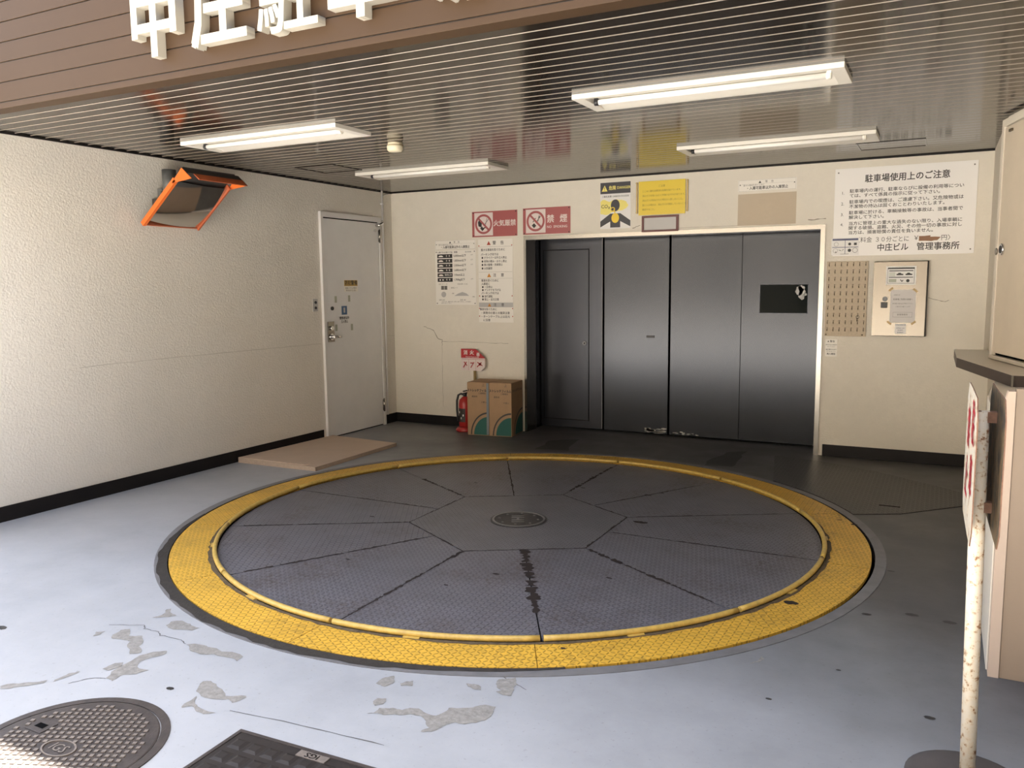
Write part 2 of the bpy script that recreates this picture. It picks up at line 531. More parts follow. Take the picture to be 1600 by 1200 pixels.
def strip(bm, pts, w, z, jit=0.0, mi=0):
    pts = [Vector(p) for p in pts]
    L, R_ = [], []
    for i, p in enumerate(pts):
        d = (pts[min(i + 1, len(pts) - 1)] - pts[max(i - 1, 0)]).normalized()
        n = Vector((-d.y, d.x))
        ww = w * (1 + random.uniform(-jit, jit)) / 2
        L.append(bm.verts.new((p.x + n.x * ww, p.y + n.y * ww, z)))
        ww = w * (1 + random.uniform(-jit, jit)) / 2
        R_.append(bm.verts.new((p.x - n.x * ww, p.y - n.y * ww, z)))
    for i in range(len(pts) - 1):
        f = bm.faces.new((R_[i], R_[i + 1], L[i + 1], L[i]))
        f.material_index = mi

# --- writing: text turned into mesh.  items = (string, size, x, z, align, width stretch, boldness)
def text_bm(bm, s, size, x, z, align='LEFT', sx=1.0, bold=0.0, extrude=0.0, rot=0.0, spacing=1.0):
    cu = bpy.data.curves.new('t', 'FONT')
    cu.body = s
    cu.size = size
    cu.align_x = align
    cu.align_y = 'CENTER'
    cu.extrude = extrude
    cu.resolution_u = 2
    cu.space_character = spacing
    o = bpy.data.objects.new('t', cu)
    COL.objects.link(o)
    dg = bpy.context.evaluated_depsgraph_get()
    me = bpy.data.meshes.new_from_object(o.evaluated_get(dg))
    bpy.data.objects.remove(o)
    bpy.data.curves.remove(cu)
    cr, sr = math.cos(rot), math.sin(rot)
    mtx = Matrix(((sx * cr, -sr, 0, x), (sx * sr, cr, 0, z), (0, 0, 1, 0), (0, 0, 0, 1)))
    me.transform(mtx)
    w = bold * size * 0.75                       # heavier strokes: the outline laid over itself, slightly shifted
    for k, (dx, dz) in enumerate(((0, 0), (w, w), (-w * 0.98, w * 0.97), (w * 0.96, -w * 0.95), (-w * 0.94, -w * 0.99)) if w else ((0, 0),)):
        sh_ = Matrix.Translation((dx, dz, 3e-5 * k))
        me.transform(sh_)
        bm.from_mesh(me)
        me.transform(sh_.inverted())
    bpy.data.meshes.remove(me)

def lettering(name, items, m, parent, out, lift=0.0008):
    """flat lettering on an upright board: local x to the right, z up, the board's front at y = -out"""
    bm = bmesh.new()
    for it in items:
        text_bm(bm, *it)
    for v in bm.verts:
        x, y, z = v.co
        v.co = (x, -out - lift - z, y)
    return fin(name, bm, m, parent)

def shape_xz(name, polys, m, parent, out, lift=0.0006):
    """flat printed shapes on an upright board"""
    bm = bmesh.new()
    for pts in polys:
        vs = [bm.verts.new((x, -out - lift, z)) for x, z in pts]
        f = bm.faces.new(vs)
        f.normal_update()
        if f.normal.y > 0:
            f.normal_flip()
        bmesh.ops.triangulate(bm, faces=[f])
    return fin(name, bm, m, parent)

def rectp(x0, x1, z0, z1):
    return [(x0, z0), (x1, z0), (x1, z1), (x0, z1)]

def circ(cx, cz, r, n=28, rz=None):
    return [(cx + r * math.cos(2 * PI * k / n), cz + (rz or r) * math.sin(2 * PI * k / n)) for k in range(n)]

def ring_polys(cx, cz, r0, r1, n=28):
    out = []
    for k in range(n):
        a, b = 2 * PI * k / n, 2 * PI * (k + 1) / n
        out.append([(cx + r0 * math.cos(a), cz + r0 * math.sin(a)), (cx + r1 * math.cos(a), cz + r1 * math.sin(a)),
                    (cx + r1 * math.cos(b), cz + r1 * math.sin(b)), (cx + r0 * math.cos(b), cz + r0 * math.sin(b))])
    return out

def bar(x0, z0, x1, z1, w):
    d = Vector((x1 - x0, z1 - z0)).normalized()
    n = Vector((-d.y, d.x)) * w / 2
    return [(x0 + n.x, z0 + n.y), (x0 - n.x, z0 - n.y), (x1 - n.x, z1 - n.y), (x1 + n.x, z1 + n.y)]

# ------------------------------------------------------------------ setting
XL, YB, ZC, YF = -5.368, 7.523, 2.495, 2.80     # left wall, back wall, ceiling, front of the fascia
DX0, DX1, DZ, YD = -3.76, -0.925, 1.965, 7.88   # opening of the lift door
TC, TR = (-2.364, 4.618), 2.082                 # turntable centre and radius
RP = 2.10                                       # pit radius

# floor with a round pit
bm = bmesh.new()
X0, X1, Y0, Y1 = XL - 0.3, 1.6, 0.9, YD + 0.25
angs = sorted([2 * PI * k / 144 for k in range(144)] + [math.atan2(y - TC[1], x - TC[0]) % (2 * PI) for x in (X0, X1) for y in (Y0, Y1)])
inn, outv, low = [], [], []
for a in angs:
    ca, sa = math.cos(a), math.sin(a)
    ts = []
    if abs(ca) > 1e-9: ts.append(((X1 if ca > 0 else X0) - TC[0]) / ca)
    if abs(sa) > 1e-9: ts.append(((Y1 if sa > 0 else Y0) - TC[1]) / sa)
    t = min(ts)
    inn.append(bm.verts.new((TC[0] + RP * ca, TC[1] + RP * sa, 0)))
    low.append(bm.verts.new((TC[0] + RP * ca, TC[1] + RP * sa, -0.2)))
    outv.append(bm.verts.new((TC[0] + t * ca, TC[1] + t * sa, 0)))
n = len(angs)
for i in range(n):
    j = (i + 1) % n
    bm.faces.new((inn[i], outv[i], outv[j], inn[j])).material_index = 0
    bm.faces.new((low[i], inn[i], inn[j], low[j])).material_index = 1
bm.faces.new(low).material_index = 1
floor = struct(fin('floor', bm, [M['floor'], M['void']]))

# worn patches, cracks and oil marks belong to the floor
PATCHES = [[[-3.177, 2.568], [-3.164, 2.585], [-3.113, 2.546], [-3.073, 2.538], [-3.089, 2.512], [-3.155, 2.47], [-3.141, 2.511]], [[-3.026, 2.437], [-3.04, 2.479], [-3.002, 2.508], [-2.94, 2.499], [-2.869, 2.485], [-2.875, 2.449], [-2.961, 2.42]], [[-3.165, 2.314], [-3.139, 2.339], [-3.079, 2.288], [-3.025, 2.314], [-2.961, 2.265], [-2.948, 2.236], [-2.889, 2.197], [-2.918, 2.166], [-2.977, 2.204], [-3.023, 2.252], [-3.065, 2.249], [-3.12, 2.236], [-3.152, 2.261]], [[-3.246, 2.252], [-3.216, 2.276], [-3.204, 2.245], [-3.216, 2.215]], [[-2.818, 1.981], [-2.858, 2.082], [-2.869, 2.173], [-2.847, 2.226], [-2.808, 2.257], [-2.786, 2.239], [-2.809, 2.187], [-2.819, 2.141], [-2.788, 2.101], [-2.724, 2.102], [-2.74, 2.056], [-2.785, 2.027], [-2.772, 1.974]], [[-2.972, 1.868], [-2.985, 1.883], [-2.985, 1.943], [-2.964, 1.976], [-2.956, 1.957], [-2.964, 1.909]], [[-3.124, 1.758], [-3.11, 1.786], [-3.056, 1.827], [-3.008, 1.872], [-2.999, 1.848], [-3.041, 1.799], [-3.072, 1.762], [-3.105, 1.746]], [[-2.78, 2.336], [-2.747, 2.361], [-2.679, 2.36], [-2.506, 2.369], [-2.477, 2.358], [-2.468, 2.314], [-2.548, 2.323], [-2.655, 2.295], [-2.715, 2.299]], [[-2.42, 2.064], [-2.456, 2.131], [-2.431, 2.147], [-2.361, 2.121], [-2.292, 2.087], [-2.223, 2.121], [-2.214, 2.112], [-2.23, 2.058], [-2.268, 2.072], [-2.316, 2.048], [-2.387, 2.053]], [[-2.367, 1.952], [-2.383, 1.976], [-2.388, 2.039], [-2.346, 1.994], [-2.298, 1.98], [-2.228, 1.981], [-2.262, 1.954], [-2.295, 1.956], [-2.343, 1.977]], [[-2.902, 2.029], [-2.9, 2.085], [-2.877, 2.104], [-2.852, 2.078], [-2.865, 2.03]], [[-1.85, 2.412], [-1.853, 2.457], [-1.825, 2.495], [-1.792, 2.446], [-1.806, 2.406]], [[-1.768, 2.453], [-1.756, 2.477], [-1.734, 2.493], [-1.714, 2.457], [-1.752, 2.437]], [[-1.543, 2.564], [-1.514, 2.574], [-1.48, 2.568], [-1.466, 2.543], [-1.497, 2.537]], [[-1.395, 2.69], [-1.368, 2.646], [-1.356, 2.598], [-1.345, 2.555], [-1.385, 2.548], [-1.411, 2.557], [-1.4, 2.576], [-1.44, 2.61], [-1.447, 2.648], [-1.424, 2.664]], [[-1.776, 2.294], [-1.775, 2.325], [-1.745, 2.335], [-1.731, 2.296], [-1.751, 2.273]], [[-1.744, 2.216], [-1.725, 2.233], [-1.728, 2.268], [-1.685, 2.29], [-1.646, 2.292], [-1.628, 2.318], [-1.599, 2.328], [-1.558, 2.312], [-1.516, 2.313], [-1.507, 2.334], [-1.505, 2.379], [-1.461, 2.401], [-1.424, 2.432], [-1.399, 2.456], [-1.358, 2.46], [-1.348, 2.425], [-1.341, 2.396], [-1.367, 2.333], [-1.397, 2.307], [-1.433, 2.304], [-1.452, 2.28], [-1.463, 2.244], [-1.474, 2.216], [-1.506, 2.2], [-1.508, 2.21], [-1.495, 2.235], [-1.527, 2.265], [-1.565, 2.289], [-1.604, 2.282], [-1.632, 2.259], [-1.653, 2.257], [-1.682, 2.235], [-1.713, 2.235]], [[-0.619, 3.203], [-0.59, 3.293], [-0.575, 3.272], [-0.587, 3.23]]]
bm = bmesh.new()
for p in PATCHES:
    flat(bm, rough_outline(p, 0.12, 2), 0.0012)
fin('peeled_patch', bm, M['bare_concrete'], floor)
bm = bmesh.new()
for p in ([[-3.265, 2.329], [-3.114, 2.394], [-3.081, 2.371], [-2.997, 2.374], [-2.963, 2.354], [-2.854, 2.362], [-2.79, 2.34]],
          [[-2.196, 2.018], [-1.823, 2.06], [-1.568, 2.077]], [[-2.91, 1.885], [-2.885, 1.933], [-2.858, 1.969], [-2.816, 1.979]],
          [[-1.5, 2.69], [-1.40, 2.66], [-1.316, 2.62]]):
    fine = []
    for a, b in zip(p, p[1:]):
        for k in range(5):
            t = k / 5
            fine.append((a[0] + (b[0] - a[0]) * t + random.uniform(-.004, .004), a[1] + (b[1] - a[1]) * t + random.uniform(-.004, .004)))
    fine.append(tuple(p[-1]))
    strip(bm, fine, 0.0035, 0.001, 0.6)
fin('crack', bm, M['crack'], floor)
bm = bmesh.new()
for x, y, r in ((-0.249, 3.937, .022), (-0.066, 4.018, .03), (0.085, 3.997, .03), (0.02, 3.06, .02), (-2.524, 2.035, .018), (-0.183, 4.6, .02), (-0.5, 2.95, .012), (-0.3, 3.3, .01), (-3.671, 2.093, .03)):
    flat(bm, rough_outline([(x + r * math.cos(k * PI / 4), y + r * 0.6 * math.sin(k * PI / 4)) for k in range(8)], 0.1, 1), 0.0012)
for q in ([(-3.33, 7.15), (-3.08, 7.33), (-2.96, 6.78), (-3.27, 6.72)], [(-1.66, 7.30), (-1.5, 7.42), (-1.48, 6.74), (-1.70, 6.70)]):
    flat(bm, rough_outline(q, 0.08, 3), 0.0011)
fin('oil_mark', bm, M['skid'], floor)

# steel ring set in the concrete round the pit, with packed dirt on the street side
bm = bmesh.new()
annulus(bm, RP, RP + 0.055, 0, 2 * PI, -0.05, 0.003, 144, TC)
ring = struct(fin('trim_1', bm, M['ring_steel']))
bm = bmesh.new()
nseg = 60
prev = None
for i in range(nseg + 1):
    a = math.radians(-158 + 100 * i / nseg)
    e = min(1, min(i, nseg - i) / 14)
    r1 = RP + 0.002 + e * (0.042 + random.uniform(-.009, .009))
    cur = [bm.verts.new((TC[0] + r * math.cos(a), TC[1] + r * math.sin(a), z)) for r, z in ((TR + 0.006, 0.0040), (r1, 0.0045))]
    if prev:
        bm.faces.new((prev[0], prev[1], cur[1], cur[0]))
    prev = cur
fin('packed_dirt', bm, M['dirt'], ring)

# walls
bm = bmesh.new()
box(bm, XL - 0.25, XL, 2.55, YB + 0.4, 0, ZC + 0.4)
wl = struct(fin('wall_left', bm, M['wall_left']))
bm = bmesh.new()
box(bm, XL, DX0, YB, YB + 0.25, 0, ZC + 0.2)
box(bm, DX1, 0.7, YB, YB + 0.25, 0, ZC + 0.2)
box(bm, DX0, DX1, YB, YB + 0.25, DZ, ZC + 0.2)
wb = struct(fin('wall_back', bm, M['wall']))
bm = bmesh.new()
box(bm, DX0 - 0.1, DX0, YB + 0.03, YD + 0.3, 0, ZC)
box(bm, DX1, DX1 + 0.1, YB + 0.03, YD + 0.3, 0, ZC)
box(bm, DX0 - 0.1, DX1 + 0.1, YB + 0.26, YD + 0.3, 2.10, ZC)
box(bm, DX0 - 0.1, DX1 + 0.1, YD + 0.14, YD + 0.3, 0, ZC)
struct(fin('wall_door_recess', bm, M['door_steel_plain']))
# cracks and a bare rectangle on the back wall
bm = bmesh.new()
def wcrack(pts, w):
    fine = []
    for a, b in zip(pts, pts[1:]):
        for k in range(6):
            t = k / 6
            fine.append((a[0] + (b[0] - a[0]) * t + random.uniform(-.004, .004), a[1] + (b[1] - a[1]) * t + random.uniform(-.003, .003)))
    fine.append(pts[-1])
    strip(bm, fine, w, 0, 0.6)
wcrack([(-4.98, 1.06), (-4.86, 1.02), (-4.80, 0.93), (-4.75, 0.92), (-4.75, 0.86)], 0.006)
wcrack([(-4.75, 0.90), (-4.5, 0.905), (-4.1, 0.90), (-3.95, 0.90)], 0.003)
wcrack([(-4.75, 0.86), (-4.755, 0.5), (-4.75, 0.2)], 0.0025)
wcrack([(-2.63, 2.01), (-2.55, 2.035)], 0.006)
wcrack([(-1.06, 2.02), (-0.92, 2.025)], 0.006)
wcrack([(-0.12, 1.36), (0.0, 1.33), (0.03, 1.34)], 0.004)
wcrack([(-2.2, 1.995), (-1.8, 2.0), (-1.2, 1.985)], 0.002)
for v in bm.verts:
    v.co = (v.co.x, YB - 0.0008, v.co.y)
fin('crack', bm, M['wall_crack'], wb)
bm = bmesh.new()
wcrack([(3.75, 0.95), (4.6, 0.955), (5.5, 0.95), (6.30, 0.945)], 0.004)
wcrack([(7.31, 0.96), (7.52, 0.955)], 0.003)
for v in bm.verts:
    v.co = (XL + 0.0008, v.co.x, v.co.y)
fin('paint_line', bm, M['paint_line'], wl)
bm = B(-1.655, -1.163, YB - 0.0012, YB, 1.994, 2.264)
fin('bare_patch', bm, M['patch'], wb)

# baseboards
def baseboard(name, x0, x1, y0, y1):
    return struct(fin(name, B(x0, x1, y0, y1, 0, 0.10, 0.003), M['base']))
baseboard('baseboard_left', XL, XL + 0.012, 2.56, 6.285)
baseboard('baseboard_corner', XL, XL + 0.012, 7.315, YB - 0.0)
baseboard('baseboard_back', XL + 0.012, -3.80, YB - 0.012, YB)
baseboard('baseboard_right', -0.885, 0.29, YB - 0.012, YB)

# ceiling of narrow steel slats running across
bm = bmesh.new()
PITCH_S, GAP = 0.1035, 0.011
y = YF + 0.085
CX0, CX1 = XL, 1.3
while y < YB - 0.02:
    y1 = min(y + PITCH_S - GAP, YB)
    # slat underside with rolled edges, then the recessed joint
    prof = [(y, ZC + 0.012), (y, ZC + 0.003), (y + 0.003, ZC), (y1 - 0.003, ZC), (y1, ZC + 0.003), (y1, ZC + 0.012)]
    lo = [bm.verts.new((CX0, a, b)) for a, b in prof]
    hi = [bm.verts.new((CX1, a, b)) for a, b in prof]
    for k in range(len(prof) - 1):
        f = bm.faces.new((lo[k], hi[k], hi[k + 1], lo[k + 1]))
        f.material_index = 1 if k == 1 else 0
    y += PITCH_S
box(bm, CX0, CX1, YF + 0.06, YB + 0.2, ZC + 0.012, ZC + 0.06)
ceil = struct(fin('ceiling', bm, [M['slat'], M['slat_glint']]))
struct(fin('trim_2', B(XL, XL + 0.012, YF + 0.08, YB, ZC - 0.012, ZC + 0.012), M['base']))
struct(fin('trim_3', B(XL, 0.29, YB - 0.012, YB, ZC - 0.010, ZC + 0.012), M['base']))

# fascia over the entrance: horizontal steel panels
bm = bmesh.new()
zs = [2.452, 2.487, 2.587, 2.687, 2.787, 2.887, 2.987, 3.087, 3.187]
for a, b in zip(zs, zs[1:]):
    box(bm, XL - 0.25, 1.6, YF, YF + 0.09, a + 0.003, b - 0.003, 0, 0.002)
box(bm, XL - 0.25, 1.6, YF + 0.008, YF + 0.086, 2.470, 3.18, 1)
struct(fin('wall_front', bm, [M['fascia'], M['fascia_gap']]))
# the storeys above
struct(fin('wall_upper_storeys', B(XL - 0.4, 6.0, YF + 0.01, 13.0, 3.19, 6.3), M['facade']))
struct(fin('roof_slab', B(XL - 0.4, 6.0, YF + 0.1, 13.0, ZC + 0.08, 3.19), M['facade']))
# right side: reception booth, set at a slight angle beyond y = 6.09
bx = [(0.29, YB), (0.297, 6.085), (0.50, 5.305), (0.80, 4.15), (1.6, 4.15), (1.6, YB)]
struct(fin('wall_right', PR(bx, 'z', 0.94, ZC + 0.05), M['booth_wall']))
lw = [(0.33, YB), (0.33, 6.0), (0.206, 4.6), (0.206, 3.56), (1.6, 3.56), (1.6, YB)]
struct(fin('wall_right_lower', PR(lw, 'z', 0, 0.94), M['booth_wall']))
struct(fin('wall_right_rear', B(0.7, 1.7, YB, YB + 0.25, 0, ZC + 0.2), M['wall']))
struct(fin('wall_right_outer', B(1.3, 1.6, YF + 0.1, 4.2, 0.0, ZC + 0.08), M['unseen_wall']))

# surroundings that light the place: street, the facing buildings, an unseen wall added on the right to block light
struct(fin('street', B(-30, 30, -14, 0.9, -0.15, 0.0), M['street']))
bm = bmesh.new()
box(bm, -30, 30, -14.2, -10, 0, 9.0, 0)
for k in range(-9, 10):
    for zz in (0.9, 4.0, 6.6):
        box(bm, k * 3.0 - 0.8, k * 3.0 + 0.8, -10.02, -9.9, zz, zz + 1.4, 1)
struct(fin('facing_building', bm, [M['facade'], M['facade_dark']]))
struct(fin('wall_light_blocker', B(0.75, 4.0, -5.0, YF + 0.1, 0, 7.0), M['unseen_wall']))

# ------------------------------------------------------------------ left wall: door, switch, mirror
def door_left():
    dr = struct(empty('door_1', (XL, 6.328, 0), PI / 2))       # local x runs along the wall, -y into the room
    W, H = 0.965, 2.215
    bm = bmesh.new()
    box(bm, 0, 0.034, -0.028, 0.02, 0, H)
    box(bm, W - 0.034, W, -0.028, 0.02, 0, H)
    box(bm, 0.034, W - 0.034, -0.028, 0.02, H - 0.05, H)
    fin('door_frame', bm, M['white_frame'], dr)
    fin('door_gap', B(0.034, W - 0.034, -0.004, 0.015, 0.0, H - 0.05), M['black'], dr)
    lf = fin('door_leaf', B(0.040, W - 0.041, -0.020, 0.010, 0.012, H - 0.062, 0.002), M['white_paint'], dr)
    # lock plate, thumb turn and lever
    hp = fin('lock_plate', B(0.055, 0.150, -0.026, -0.020, 0.955, 1.155, 0.002), M['stainless'], lf)
    bm = bmesh.new()
    tube(bm, [(0.10, -0.026, 1.09), (0.10, -0.045, 1.09)], 0.021, 16)
    fin('cylinder_lock', bm, M['chrome'], lf)
    bm = bmesh.new()
    tube(bm, [(0.10, -0.026, 1.005), (0.10, -0.066, 1.005)], 0.017, 14)
    tube(bm, [(0.10, -0.062, 1.005), (0.17, -0.066, 1.003), (0.205, -0.062, 1.0)], [0.013, 0.012, 0.010], 12)
    tube(bm, [(0.10, -0.026, 1.005), (0.10, -0.034, 1.005)], 0.032, 20)
    fin('lever_handle', bm, M['chrome'], lf)
    bm = bmesh.new()
    tube(bm, [(0.127, -0.02, 1.283), (0.127, -0.032, 1.283)], 0.019, 16)
    fin('door_viewer', bm, M['blackplastic'], lf)
    for z in (2.02, 0.22):
        bm = bmesh.new()
        tube(bm, [(W - 0.036, -0.03, z - 0.07), (W - 0.036, -0.03, z + 0.07)], 0.009, 10)
        box(bm, W - 0.05, W - 0.022, -0.028, -0.022, z - 0.06, z + 0.06)
        fin('hinge', bm, M['stainless'], lf)
    bm = bmesh.new()
    tube(bm, [(W - 0.075, -0.02, 2.13), (W - 0.075, -0.06, 2.13), (W - 0.035, -0.075, 2.155), (W - 0.01, -0.05, 2.17)], 0.016, 12)
    tube(bm, [(W - 0.11, -0.02, 2.075), (W - 0.11, -0.04, 2.075)], 0.012, 10)
    fin('door_stop', bm, M['chrome'], lf)
    # stickers
    st = fin('caution_sticker', B(0.325, 0.545, -0.0208, -0.02, 1.445, 1.562), M['board_white'], lf)
    shape_xz('sticker_band', [rectp(0.33, 0.54, 1.5, 1.558)], M['gold_sticker'], st, 0.0208)
    lettering('lettering', [('防犯警備', 0.05, 0.435, 1.529, 'CENTER', 1.0, 0.02), ], M['ink'], st, 0.0208, 0.0014)
    lettering('lettering', [('警備システム作動中', 0.02, 0.435, 1.478, 'CENTER'), ('関係者以外立入禁止', 0.018, 0.435, 1.455, 'CENTER')], M['ink_soft'], st, 0.0208)
    bs = fin('blue_sticker', B(0.275, 0.36, -0.0206, -0.02, 1.215, 1.302), M['blue_sticker'], lf)
    shape_xz('sticker_mark', [rectp(0.305, 0.33, 1.235, 1.285)], M['frame_grey'], bs, 0.0206)
    lettering('lettering', [('関係者以外', 0.034, 0.315, 1.18, 'CENTER', 0.9, 0.02), ('立入禁止', 0.030, 0.315, 1.145, 'CENTER', 0.9, 0.02)], M['ink'], lf, 0.0206)
    for x, z in ((0.19, 1.37), (0.40, 1.375), (0.185, 1.09), (0.43, 1.085)):
        fin('tape_scrap', B(x - 0.017, x + 0.017, -0.0205, -0.02, z - 0.032, z + 0.032), M['green_tape'], lf)
    return dr
door_left()

sp_ = empty('switch_plate', (XL, 6.232, 1.32), PI / 2)
tag(sp_, 'small steel switch plate with two black buttons beside the white door', 'switch')
fin('plate', B(-0.036, 0.036, -0.006, 0, -0.06, 0.06, 0.002), M['frame_grey'], sp_)
for z in (-0.026, 0.026):
    bm = bmesh.new()
    tube(bm, [(0, -0.006, z), (0, -0.014, z)], 0.014, 14)
    fin('button', bm, M['blackplastic'], sp_)

cd = empty('conduit_pipe', (XL, 7.335, 0), 0)
tag(cd, 'thin white conduit running down from the ceiling beside the white door', 'pipe')
bm = bmesh.new()
tube(bm, [(0.018, 0, 0.101), (0.018, 0, ZC)], 0.011, 12)
fin('pipe', bm, M['white_frame'], cd)
for z in (0.6, 1.7, 2.36):
    fin('clip', B(0, 0.031, -0.013, 0.013, z - 0.008, z + 0.008), M['white_frame'], cd)
bm = bmesh.new()
tube(bm, [(0.018, 0, 2.43), (0.02, 0.05, 2.46), (0.018, 0.11, 2.475)], 0.006, 8)
fin('branch_wire', bm, M['white_frame'], cd)

# traffic mirror: face tips down into the room, roofed by an orange visor
def traffic_mirror():
    t = empty('traffic_mirror', (XL, 4.55, 2.2))
    tag(t, 'rectangular traffic mirror with orange visor on a bracket high on the left wall', 'mirror')
    Y0, Y1 = 4.307 - 4.55, 4.795 - 4.55
    def P(x, z): return (x + 5.368, z - 2.2)
    b0, b1 = Vector(P(-5.30, 1.977)), Vector(P(-4.957, 2.258))     # lower and upper edge of the face
    ux = (b1 - b0).normalized()
    nx = Vector((ux.y, -ux.x))                                      # out of the glass
    # convex glass
    bm = bmesh.new()
    gx, gy = 14, 14
    grid = []
    for i in range(gx + 1):
        row = []
        for j in range(gy + 1):
            s, q = i / gx, j / gy
            bul = 0.025 * (1 - (2 * s - 1) ** 2) * 0.5 + 0.025 * (1 - (2 * q - 1) ** 2) * 0.5
            p = b0 + (b1 - b0) * s + nx * (bul - 0.016 + 0.022 * q)
            row.append(bm.verts.new((p.x, Y0 + (Y1 - Y0) * q, p.y)))
        grid.append(row)
    for i in range(gx):
        for j in range(gy):
            bm.faces.new((grid[i][j], grid[i][j + 1], grid[i + 1][j + 1], grid[i + 1][j])).smooth = True
    bmesh.ops.recalc_face_normals(bm, faces=bm.faces)
    fin('mirror_glass', bm, M['mirror'], t)
    # rim: channel round the glass
    def rimbar(a, bq, ya, yb, th):
        bm = bmesh.new()
        pts = [a - nx * 0.02, a + nx * th, bq + nx * th, bq - nx * 0.02]
        prism(bm, [(p.x, p.y) for p in pts], 'y', ya, yb)
        return bm
    bm = rimbar(b0 - ux * 0.012, b1 + ux * 0.02, Y0 - 0.022, Y0 + 0.004, 0.016)
    me = rimbar(b0 - ux * 0.012, b1 + ux * 0.02, Y1 - 0.004, Y1 + 0.010, 0.026)
    fin('rim', bm, M['orange'], t)
    bm = me
    pts = [b0 - ux * 0.014 - nx * 0.02, b0 - ux * 0.010 + nx * 0.012, b0 + nx * 0.012, b0 - nx * 0.02]
    prism(bm, [(p.x, p.y) for p in pts], 'y', Y0, Y1)
    fin('rim', bm, M['orange_dull'], t)
    # visor: dark top, duller orange lip, two orange cheeks
    ap = Vector(P(-4.866, 2.348)); tp = Vector(P(-4.770, 2.268))
    md = ap + (tp - ap) * 0.45
    th = ux * 0.006
    bm = bmesh.new()
    prism(bm, [(p.x, p.y) for p in (ap, md, md - th, ap - th)], 'y', Y0 - 0.015, Y1 + 0.03)
    fin('visor_top', bm, M['darkgrey'], t)
    bm = bmesh.new()
    prism(bm, [(p.x, p.y) for p in (md, tp, tp - th, md - th)], 'y', Y0 + 0.05, Y1 + 0.03)
    fin('visor_lip', bm, M['orange_dull'], t)
    bm = bmesh.new()
    prism(bm, [(p.x, p.y) for p in (b1 - ux * 0.02, ap, tp)], 'y', Y0 - 0.022, Y0 - 0.016)
    fin('visor_cheek', bm, M['orange'], t)
    bm = bmesh.new()
    prism(bm, [(p.x, p.y) for p in (b1 - ux * 0.02, ap - ux * 0.02, tp)], 'y', Y1 + 0.02, Y1 + 0.026)
    fin('visor_cheek', bm, M['orange'], t)
    # backing between visor and glass
    bm = bmesh.new()
    pts = [b0 - nx * 0.02, b1 - nx * 0.02, ap - nx * 0.004, ap - nx * 0.012, b1 - nx * 0.03, b0 - nx * 0.03]
    prism(bm, [(p.x, p.y) for p in pts], 'y', Y0, Y1)
    fin('back_shell', bm, M['darkgrey'], t)
    # bracket box and pipe
    fin('bracket_box', B(0.0, 0.15, -0.115, 0.12, -0.14, -0.03, 0.003), M['darkgrey'], t)
    bm = bmesh.new()
    tube(bm, [(0.085, -0.015, -0.035), (0.085, -0.015, 0.19)], 0.052, 20)
    fin('pipe', bm, M['galv'], t)
    bm = bmesh.new()
    tube(bm, [(0.085, -0.015, 0.0), (0.085, -0.015, 0.03)], 0.058, 20)
    tube(bm, [(0.085, -0.07, 0.015), (0.085, -0.105, 0.015)], 0.009, 8)
    box(bm, 0, 0.05, -0.06, 0.03, -0.02, 0.05)
    fin('pipe_clamp', bm, M['galv'], t)
    return t
traffic_mirror()

# ------------------------------------------------------------------ ceiling: lamps, detector, hatches
def lamp(x, y, label):
    t = empty('ceiling_lamp', (x, y, ZC))
    tag(t, label, 'lamp', 'recessed fluorescent ceiling lamps')
    W, D, d = 0.675, 0.18, 0.026
    bm = bmesh.new()
    fr = 0.028
    box(bm, -W, W, -D, -D + fr, -d, 0.0, 0, 0.002)
    box(bm, -W, W, D - fr, D, -d, 0.0, 0, 0.002)
    box(bm, -W, -W + fr * 2.2, -D + fr, D - fr, -d, 0.0, 0, 0.002)
    box(bm, W - fr * 2.2, W, -D + fr, D - fr, -d, 0.0, 0, 0.002)
    fin('frame', bm, M['white_lamp'], t)
    # reflector tray: a shallow trough, open below, tilted cheeks
    bm = bmesh.new()
    prof = [(-D + fr, -d * 0.2), (-0.06, -0.002), (0.03, -0.002), (D - fr, -d)]
    lo = [bm.verts.new((-W + fr * 2.2, a, b)) for a, b in prof]
    hi = [bm.verts.new((W - fr * 2.2, a, b)) for a, b in prof]
    for k in range(len(prof) - 1):
        bm.faces.new((lo[k], lo[k + 1], hi[k + 1], hi[k])).smooth = False
    bmesh.ops.recalc_face_normals(bm, faces=bm.faces)
    for f in bm.faces:
        if f.normal.z > 0:
            f.normal_flip()
    fin('reflector', bm, M['white_lamp'], t)
    bm = bmesh.new()
    tube(bm, [(-W + 0.095, -0.03, -0.022), (W - 0.095, -0.03, -0.022)], 0.015, 16)
    fin('tube', bm, M['tube'], t)
    for s in (-1, 1):
        bm = bmesh.new()
        tube(bm, [(s * (W - 0.095), -0.03, -0.022), (s * (W - 0.072), -0.03, -0.022)], 0.017, 14)
        box(bm, s * (W - 0.083) - 0.01, s * (W - 0.083) + 0.01, -0.044, -0.016, -0.026, 0.0)
        fin('lamp_holder', bm, M['blackplastic'] if s < 0 else M['white_lamp'], t)
    return t
lamp(-4.04, 4.335, 'white ceiling lamp nearest the traffic mirror, in the front row')
lamp(-1.13, 4.365, 'white ceiling lamp at the front beside the entrance, largest of the four')
lamp(-4.02, 6.225, 'white ceiling lamp in the rear row above the white door corner')
lamp(-1.13, 6.31, 'white ceiling lamp in the rear row in front of the notice board')

